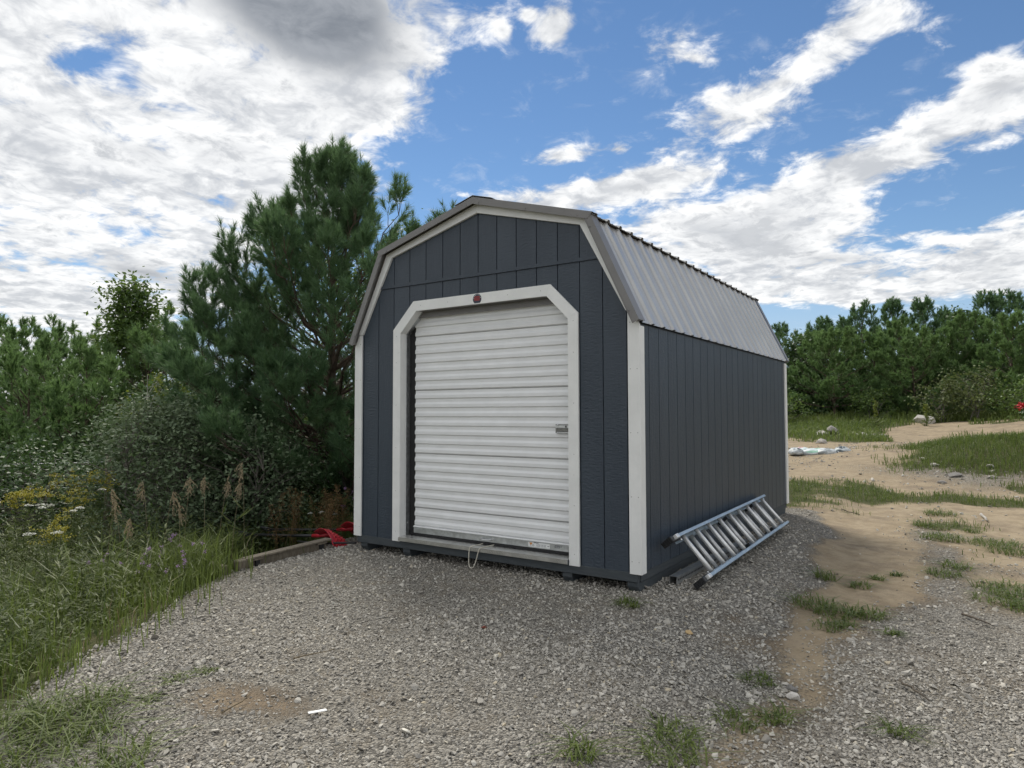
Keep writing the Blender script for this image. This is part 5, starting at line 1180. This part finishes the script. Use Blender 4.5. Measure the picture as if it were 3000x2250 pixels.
def goldenrod(x, y, H, seed, label):
    r = RNG(seed); p = Plant()
    for k in range(4):
        h = H * r.uniform(.8, 1); S = up_stem(h, r, .1) + [r.normal(0, .05), r.normal(0, .05), 0]; p.stem(S, .004, .002)
        t = r.uniform(.15, .85, 46); P = np.stack([np.interp(t * h, S[:, 2], S[:, i]) for i in range(3)], -1); D = rand_dirs(46, r); D[:, 2] = .2; p.leaves(P, unit(D), .09, .015, r, 'grass', .45)
        for c in range(9):
            a = r.uniform(0, 6.28); q = S[-1] - [0, 0, r.uniform(0, .14)]; ln = r.uniform(.06, .15); tt = r.uniform(0, 1, 22)[:, None]
            B = q + np.array([math.cos(a), math.sin(a), .45]) * ln * tt + np.array([0, 0, -.03]) * tt ** 2 + r.normal(0, .008, (22, 3)); p.leaves(B, rand_dirs(22, r), .016, .013, r, 'gold', .5, 'bloom')
    p.build('goldenrod', (x, y, G(x, y)), label, 'goldenrod', 'goldenrods in the left meadow')
for i, (x, y, zt, lab) in enumerate([(-5.53, -1.26, .70, 'goldenrod at the back left, before the dark shrub'), (-5.4, -.93, .69, 'goldenrod at the back, right of its taller neighbour'), (-3.45, -2.01, .46, 'nearest goldenrod with a drooping yellow plume'), (-4.76, -1.22, .62, 'goldenrod in the middle of the yellow patch'), (-4.73, -1.67, .55, 'goldenrod at the left end of the yellow patch'), (-4.9, -.83, .68, 'goldenrod at the right end, against the silvery bush')]):
    goldenrod(x, y, zt - G(x, y), 500 + i, lab)
def umbel(x, y, H, seed, label):
    r = RNG(seed); p = Plant(); S = up_stem(H, r, .06); p.stem(S, .003, .0018, 'grass', .4)
    t = r.uniform(.1, .7, 16); P = np.stack([np.interp(t * H, S[:, 2], S[:, i]) for i in range(3)], -1); D = rand_dirs(16, r); D[:, 2] = .3; p.leaves(P, unit(D), .07, .012, r, 'weed', .5)
    R = r.uniform(.025, .042); n = 70; a = r.uniform(0, 6.283, n); q = R * np.sqrt(r.uniform(0, 1, n)); B = S[-1] + np.stack([q * np.cos(a), q * np.sin(a), .012 * (1 - (q / R) ** 2) + r.normal(0, .002, n)], -1)
    p.leaves(B, unit(rand_dirs(n, r) * [1, 1, .15]), .014, .012, r, 'umbel', .5, 'bloom')
    p.build('wild_carrot', (x, y, G(x, y)), label, 'wildflower', 'white wild carrot flowers')
for i, (x, y, zt) in enumerate([(-4.65, -1.88, .80), (-3.49, -2.29, .57), (-3.38, -2.21, .53), (-3.38, -2.09, .53), (-3.39, -1.98, .49), (-3.55, -1.84, .49), (-3.43, -1.76, .46), (-3.87, -1.34, .57), (-2.68, -2.45, .38), (-2.72, -2.24, .36), (-3.61, -1.64, .41), (-2.6, .35, .22), (-2.55, .45, .22), (-2.5, .6, .19)]):
    umbel(x, y, max(.2, zt - G(x, y)), 520 + i, 'flat white wild carrot bloom on a thin stem in the meadow')
def panicle(x, y, H, seed, label):
    r = RNG(seed); p = Plant()
    S = up_stem(H, r, .10, 9); p.stem(S, .003, .0015, 'dry', .5)
    t = r.uniform(.1, .6, 6); P = np.stack([np.interp(t * H, S[:, 2], S[:, i]) for i in range(3)], -1); D = rand_dirs(6, r); D[:, 2] = .5; p.leaves(P, unit(D), .28, .012, r, 'grass', .7)
    a0 = r.uniform(0, 6.28)
    for c in range(16):
        a = a0 + r.normal(0, .9); q = S[-1] - [0, 0, r.uniform(0, .16)]; ln = r.uniform(.04, .11); n = 12; tt = np.linspace(0, 1, n)[:, None]
        B = q + np.array([math.cos(a) * .7, math.sin(a) * .7, .2]) * ln * tt + np.array([0, 0, -.09]) * tt ** 2; D = unit(rand_dirs(n, r) * .5 + [0, 0, -1]); p.leaves(B, D, .020, .007, r, 'dry', .7, 'seed_head')
    p.build('reed_grass', (x, y, G(x, y)), label, 'grass plant', 'reed grasses with drooping seed heads')
for i, (x, y, zt) in enumerate([(-3.44, -1.29, .63), (-3.43, -1.04, .66), (-3.13, -1.08, .57), (-3.14, -.85, .71), (-2.96, -.73, .71), (-2.94, -.59, .72), (-2.73, -.57, .64), (-2.79, -.38, .84), (-2.79, -1.08, .48), (-3.39, -1.49, .52), (-2.82, -1.58, .39)]):
    panicle(x, y, zt - G(x, y), 540 + i, 'tall tan reed grass with a drooping seed head' if i != 7 else 'tallest tan reed grass, standing nearest the tall pine trunk')
def rusty(x, y, H, seed):
    r = RNG(seed); p = Plant()
    for k in range(3):
        S = up_stem(H * r.uniform(.75, 1), r, .15) + [r.normal(0, .06), r.normal(0, .06), 0]; p.stem(S, .004, .002, 'rust', .3); n = 240; t = r.uniform(.25, 1, n); P = np.stack([np.interp(t * S[-1, 2], S[:, 2], S[:, i]) for i in range(3)], -1)
        D = rand_dirs(n, r); D[:, 2] = .25; D = unit(D); P = P + D * (r.uniform(0, .14, n) * (1.15 - t))[:, None]; p.leaves(P, D, .02, .010, r, 'rust', .5, 'seed_head')
    p.build('rusty_weed', (x, y, G(x, y)), 'rust brown feathery weed beside the left wall of the shed', 'weed', 'rust brown weeds by the shed')
for i, (x, y, zt) in enumerate([(-2.64, -.01, .52), (-2.59, .13, .54), (-2.44, .36, .58), (-2.39, .51, .55), (-2.31, .57, .48), (-2.24, .26, .46), (-2.6, .5, .5)]): rusty(x, y, zt - G(x, y), 560 + i)
def knap(x, y, H, seed):
    r = RNG(seed); p = Plant()
    for k in range(5):
        S = up_stem(H * r.uniform(.7, 1), r, .3) + [r.normal(0, .04), r.normal(0, .04), 0]; p.stem(S, .0025, .0012); B = S[-1] + r.normal(0, .007, (16, 3)); p.leaves(B, rand_dirs(16, r), .016, .008, r, 'mauve', .5, 'bloom')
        t = r.uniform(.1, .9, 14); P = np.stack([np.interp(t * S[-1, 2], S[:, 2], S[:, i]) for i in range(3)], -1); p.leaves(P, unit(rand_dirs(14, r) + [0, 0, .4]), .05, .008, r)
    p.build('knapweed', (x, y, G(x, y)), 'small mauve knapweed in the meadow beside the gravel', 'wildflower', 'mauve knapweeds')
for i, (x, y, h) in enumerate([(-2.51, -1.85, .6), (-2.47, -1.58, .55), (-1.62, -1.72, .35), (-1.75, -1.85, .35), (-2.0, -1.5, .5), (-2.49, -1.34, .5), (-2.3, .75, .5), (-2.45, .9, .6)]): knap(x, y, h, 580 + i)
def mullein(x, y, H, seed, label):
    r = RNG(seed); p = Plant(); S = up_stem(H, r, .03); p.stem(S, .02, .012, 'grass', .6); n = 160; t = r.uniform(.45, 1, n); P = np.stack([np.interp(t * H, S[:, 2], S[:, i]) for i in range(3)], -1) + r.normal(0, .035, (n, 3)); p.leaves(P, rand_dirs(n, r), .06, .04, r, 'leaf_yellow', .6, 'flower_spike')
    P = np.stack([r.normal(0, .05, 30), r.normal(0, .05, 30), r.uniform(.02, .35, 30)], -1); p.leaves(P, unit(rand_dirs(30, r) * [1, 1, .3] + [0, 0, .2]), .24, .08, r, 'weed', .7); p.build('mullein', (x, y, G(x, y)), label, 'mullein')
mullein(.76, 22.3, 1.0, 601, 'yellow green mullein stalk standing before the right wood'); mullein(2.2, 24.6, .8, 602, 'shorter mullein stalk right of the white boulder')
def redplant(x, y):
    r = RNG(611); p = Plant()
    for k in range(9): S = up_stem(.75, r, .35); p.stem(S, .006, .003); B = S[-1] + r.normal(0, .03, (40, 3)); p.leaves(B, rand_dirs(40, r), .05, .04, r, 'redflower', .5, 'bloom'); t = r.uniform(.1, .9, 50); P = np.stack([np.interp(t * S[-1, 2], S[:, 2], S[:, i]) for i in range(3)], -1); p.leaves(P, rand_dirs(50, r), .10, .05, r, 'leaf_dark', .4)
    p.build('red_flower', (x, y, G(x, y)), 'dark leaved plant with red blooms at the right edge of the picture', 'flower')
redplant(4.62, 12.55)
# tufts on sand and gravel
def tuft(x, y, H, rad, seed, label, group, n=70, w=.006, tone=.5):
    r = RNG(seed); a = r.uniform(0, 6.283, n); q = rad * np.sqrt(r.uniform(0, 1, n)); X, Y = q * np.cos(a), q * np.sin(a)
    V, F, t = blades(X, Y, height(X + x, Y + y) - G(x, y) - .01, H * .75, r, w, 2.2, np.clip(tone + r.normal(0, .2, n), 0, 1))
    o = link('grass_tuft', np_mesh('grass_tuft', V, F, M['grass'], False, {'rnd': t})); o.location = (x, y, G(x, y)); tag(o, label, 'grass tuft', group)
TU = [(2.54, 1.52, .16, .10, 'upright tuft at the gravel edge where the sand bends'), (2.60, .62, .14, .14, 'sprawling tuft at the left of the long grass row across the sand'), (2.76, .55, .15, .16, 'widest sprawling tuft in the grass row across the sand'), (2.92, .62, .13, .14, 'right end tuft of the grass row across the sand'),
      (2.77, .18, .09, .10, 'small leafy tuft below the grass row on the sand'), (2.85, .28, .08, .07, 'tiny tuft right of the small leafy one'), (2.80, 1.45, .10, .09, 'tuft alone in the middle of the bare sand'), (2.88, 1.84, .09, .06, 'little tuft behind the one alone on the sand'), (3.0, 2.1, .07, .05, 'tiny weed in the middle of the sand track'),
      (3.43, 2.71, .12, .12, 'tuft on the right side of the sand track, nearer of a pair'), (3.36, 2.35, .12, .14, 'tuft on the right side of the sand track, farther of a pair'), (3.28, 4.33, .15, .22, 'wide tuft on the sand beyond the grey patch'), (3.75, 4.3, .14, .25, 'wide tuft near the right edge beyond the grey patch'), (3.9, 3.9, .13, .22, 'low tuft cut by the right edge, beyond the grey patch'),
      (3.05, 5.26, .14, .12, 'dark tuft on the far sand, left of a low flat one'), (3.2, 5.15, .10, .15, 'low flat tuft on the far sand'), (3.56, 5.11, .10, .10, 'small tuft on the far sand near the forked twig'), (3.2, 6.2, .14, .2, 'tuft between the far sand and the yard grass'), (3.82, 2.0, .13, .25, 'grassy clump with pale stones at the right edge'), (3.76, 1.6, .12, .2, 'grassy clump nearest the camera at the right edge'), (3.95, 1.45, .12, .2, 'grass cut off by the right edge'),
      (3.13, .25, .07, .05, 'tiny tuft where the sand meets the fine gravel'), (3.27, -1.15, .09, .06, 'dark tuft alone in the gravel at the lower right'), (2.76, -1.29, .10, .09, 'tuft at the foot of the sand tongue'), (2.62, -1.42, .08, .10, 'flat tuft left of the foot of the sand tongue'), (2.48, -1.87, .13, .14, 'large rusty tuft at the lower edge of the picture'), (2.42, -1.7, .09, .10, 'small tuft just behind the rusty one at the lower edge'), (2.17, -2.16, .14, .07, 'leafy weed at the lower edge, left of the rusty tuft'), (2.59, -.91, .08, .08, 'flat tuft beside the dark and white stones'),
      (-.04, -2.52, .05, .07, 'mossy tuft high on the left gravel'), (-.10, -2.64, .05, .07, 'mossy tuft below its twin on the left gravel'), (.05, -2.86, .05, .05, 'small weed on the left gravel'), (1.58, -.33, .11, .09, 'green weed growing at the near corner of the shed'),
      (-.05, -3.22, .22, .16, 'tall tuft growing out of the gravel at the lower left'), (-.2, -3.36, .2, .16, 'tuft at the left frame edge on the gravel'), (.21, -3.17, .16, .09, 'blue green tuft on the gravel at the lower left'), (.55, -3.28, .16, .16, 'bright tuft at the bottom edge on the left'), (.12, -3.42, .16, .2, 'tangled tuft at the lower left corner'), (-.1, -3.0, .14, .10, 'thin tuft between the meadow and the lower left gravel')]
for i, (x, y, H, rad, lab) in enumerate(TU): tuft(x, y, H, rad, 700 + i, lab, 'grass tufts on sand and gravel', int(46 + 620 * rad * rad * 4), .0075, .5)
# sticks
M['twig'] = m_wood('dead_twig', (0.06, 0.05, 0.04), (0.14, 0.115, 0.085), .9)
for a, b, rr, m, lab in [((2.05, 5.69), (2.3, 5.55), .008, 'twig', 'thin dark stick on the sand behind the gravel'), ((3.50, .95), (3.66, .78), .009, 'twig', 'dark stick on the gravel at the right'), ((3.24, -.60), (3.38, -.78), .007, 'twig', 'long thin stick on the gravel at the lower right'), ((3.66, 6.3), (3.72, 5.85), .02, 'birch', 'pale forked twig on the far sand'), ((.56, -2.80), (.47, -2.58), .004, 'dry', 'dry straw lying on the lower left gravel'), ((.30, -2.18), (.40, -1.96), .004, 'dry', 'dry straw lying on the gravel left of the door')]:
    p0, p1 = np.array([*a, G(*a) + .03]), np.array([*b, G(*b) + .025]); t = np.linspace(0, 1, 6)[:, None]; P = p0 + (p1 - p0) * t; P[1:-1] += RNG(len(lab)).normal(0, .008, (4, 3)) * [1, 1, .4]
    tag(tube('twig', P, np.linspace(rr, rr * .5, 6), M[m], None, 6), lab, 'twig', 'twigs and straws on the ground')
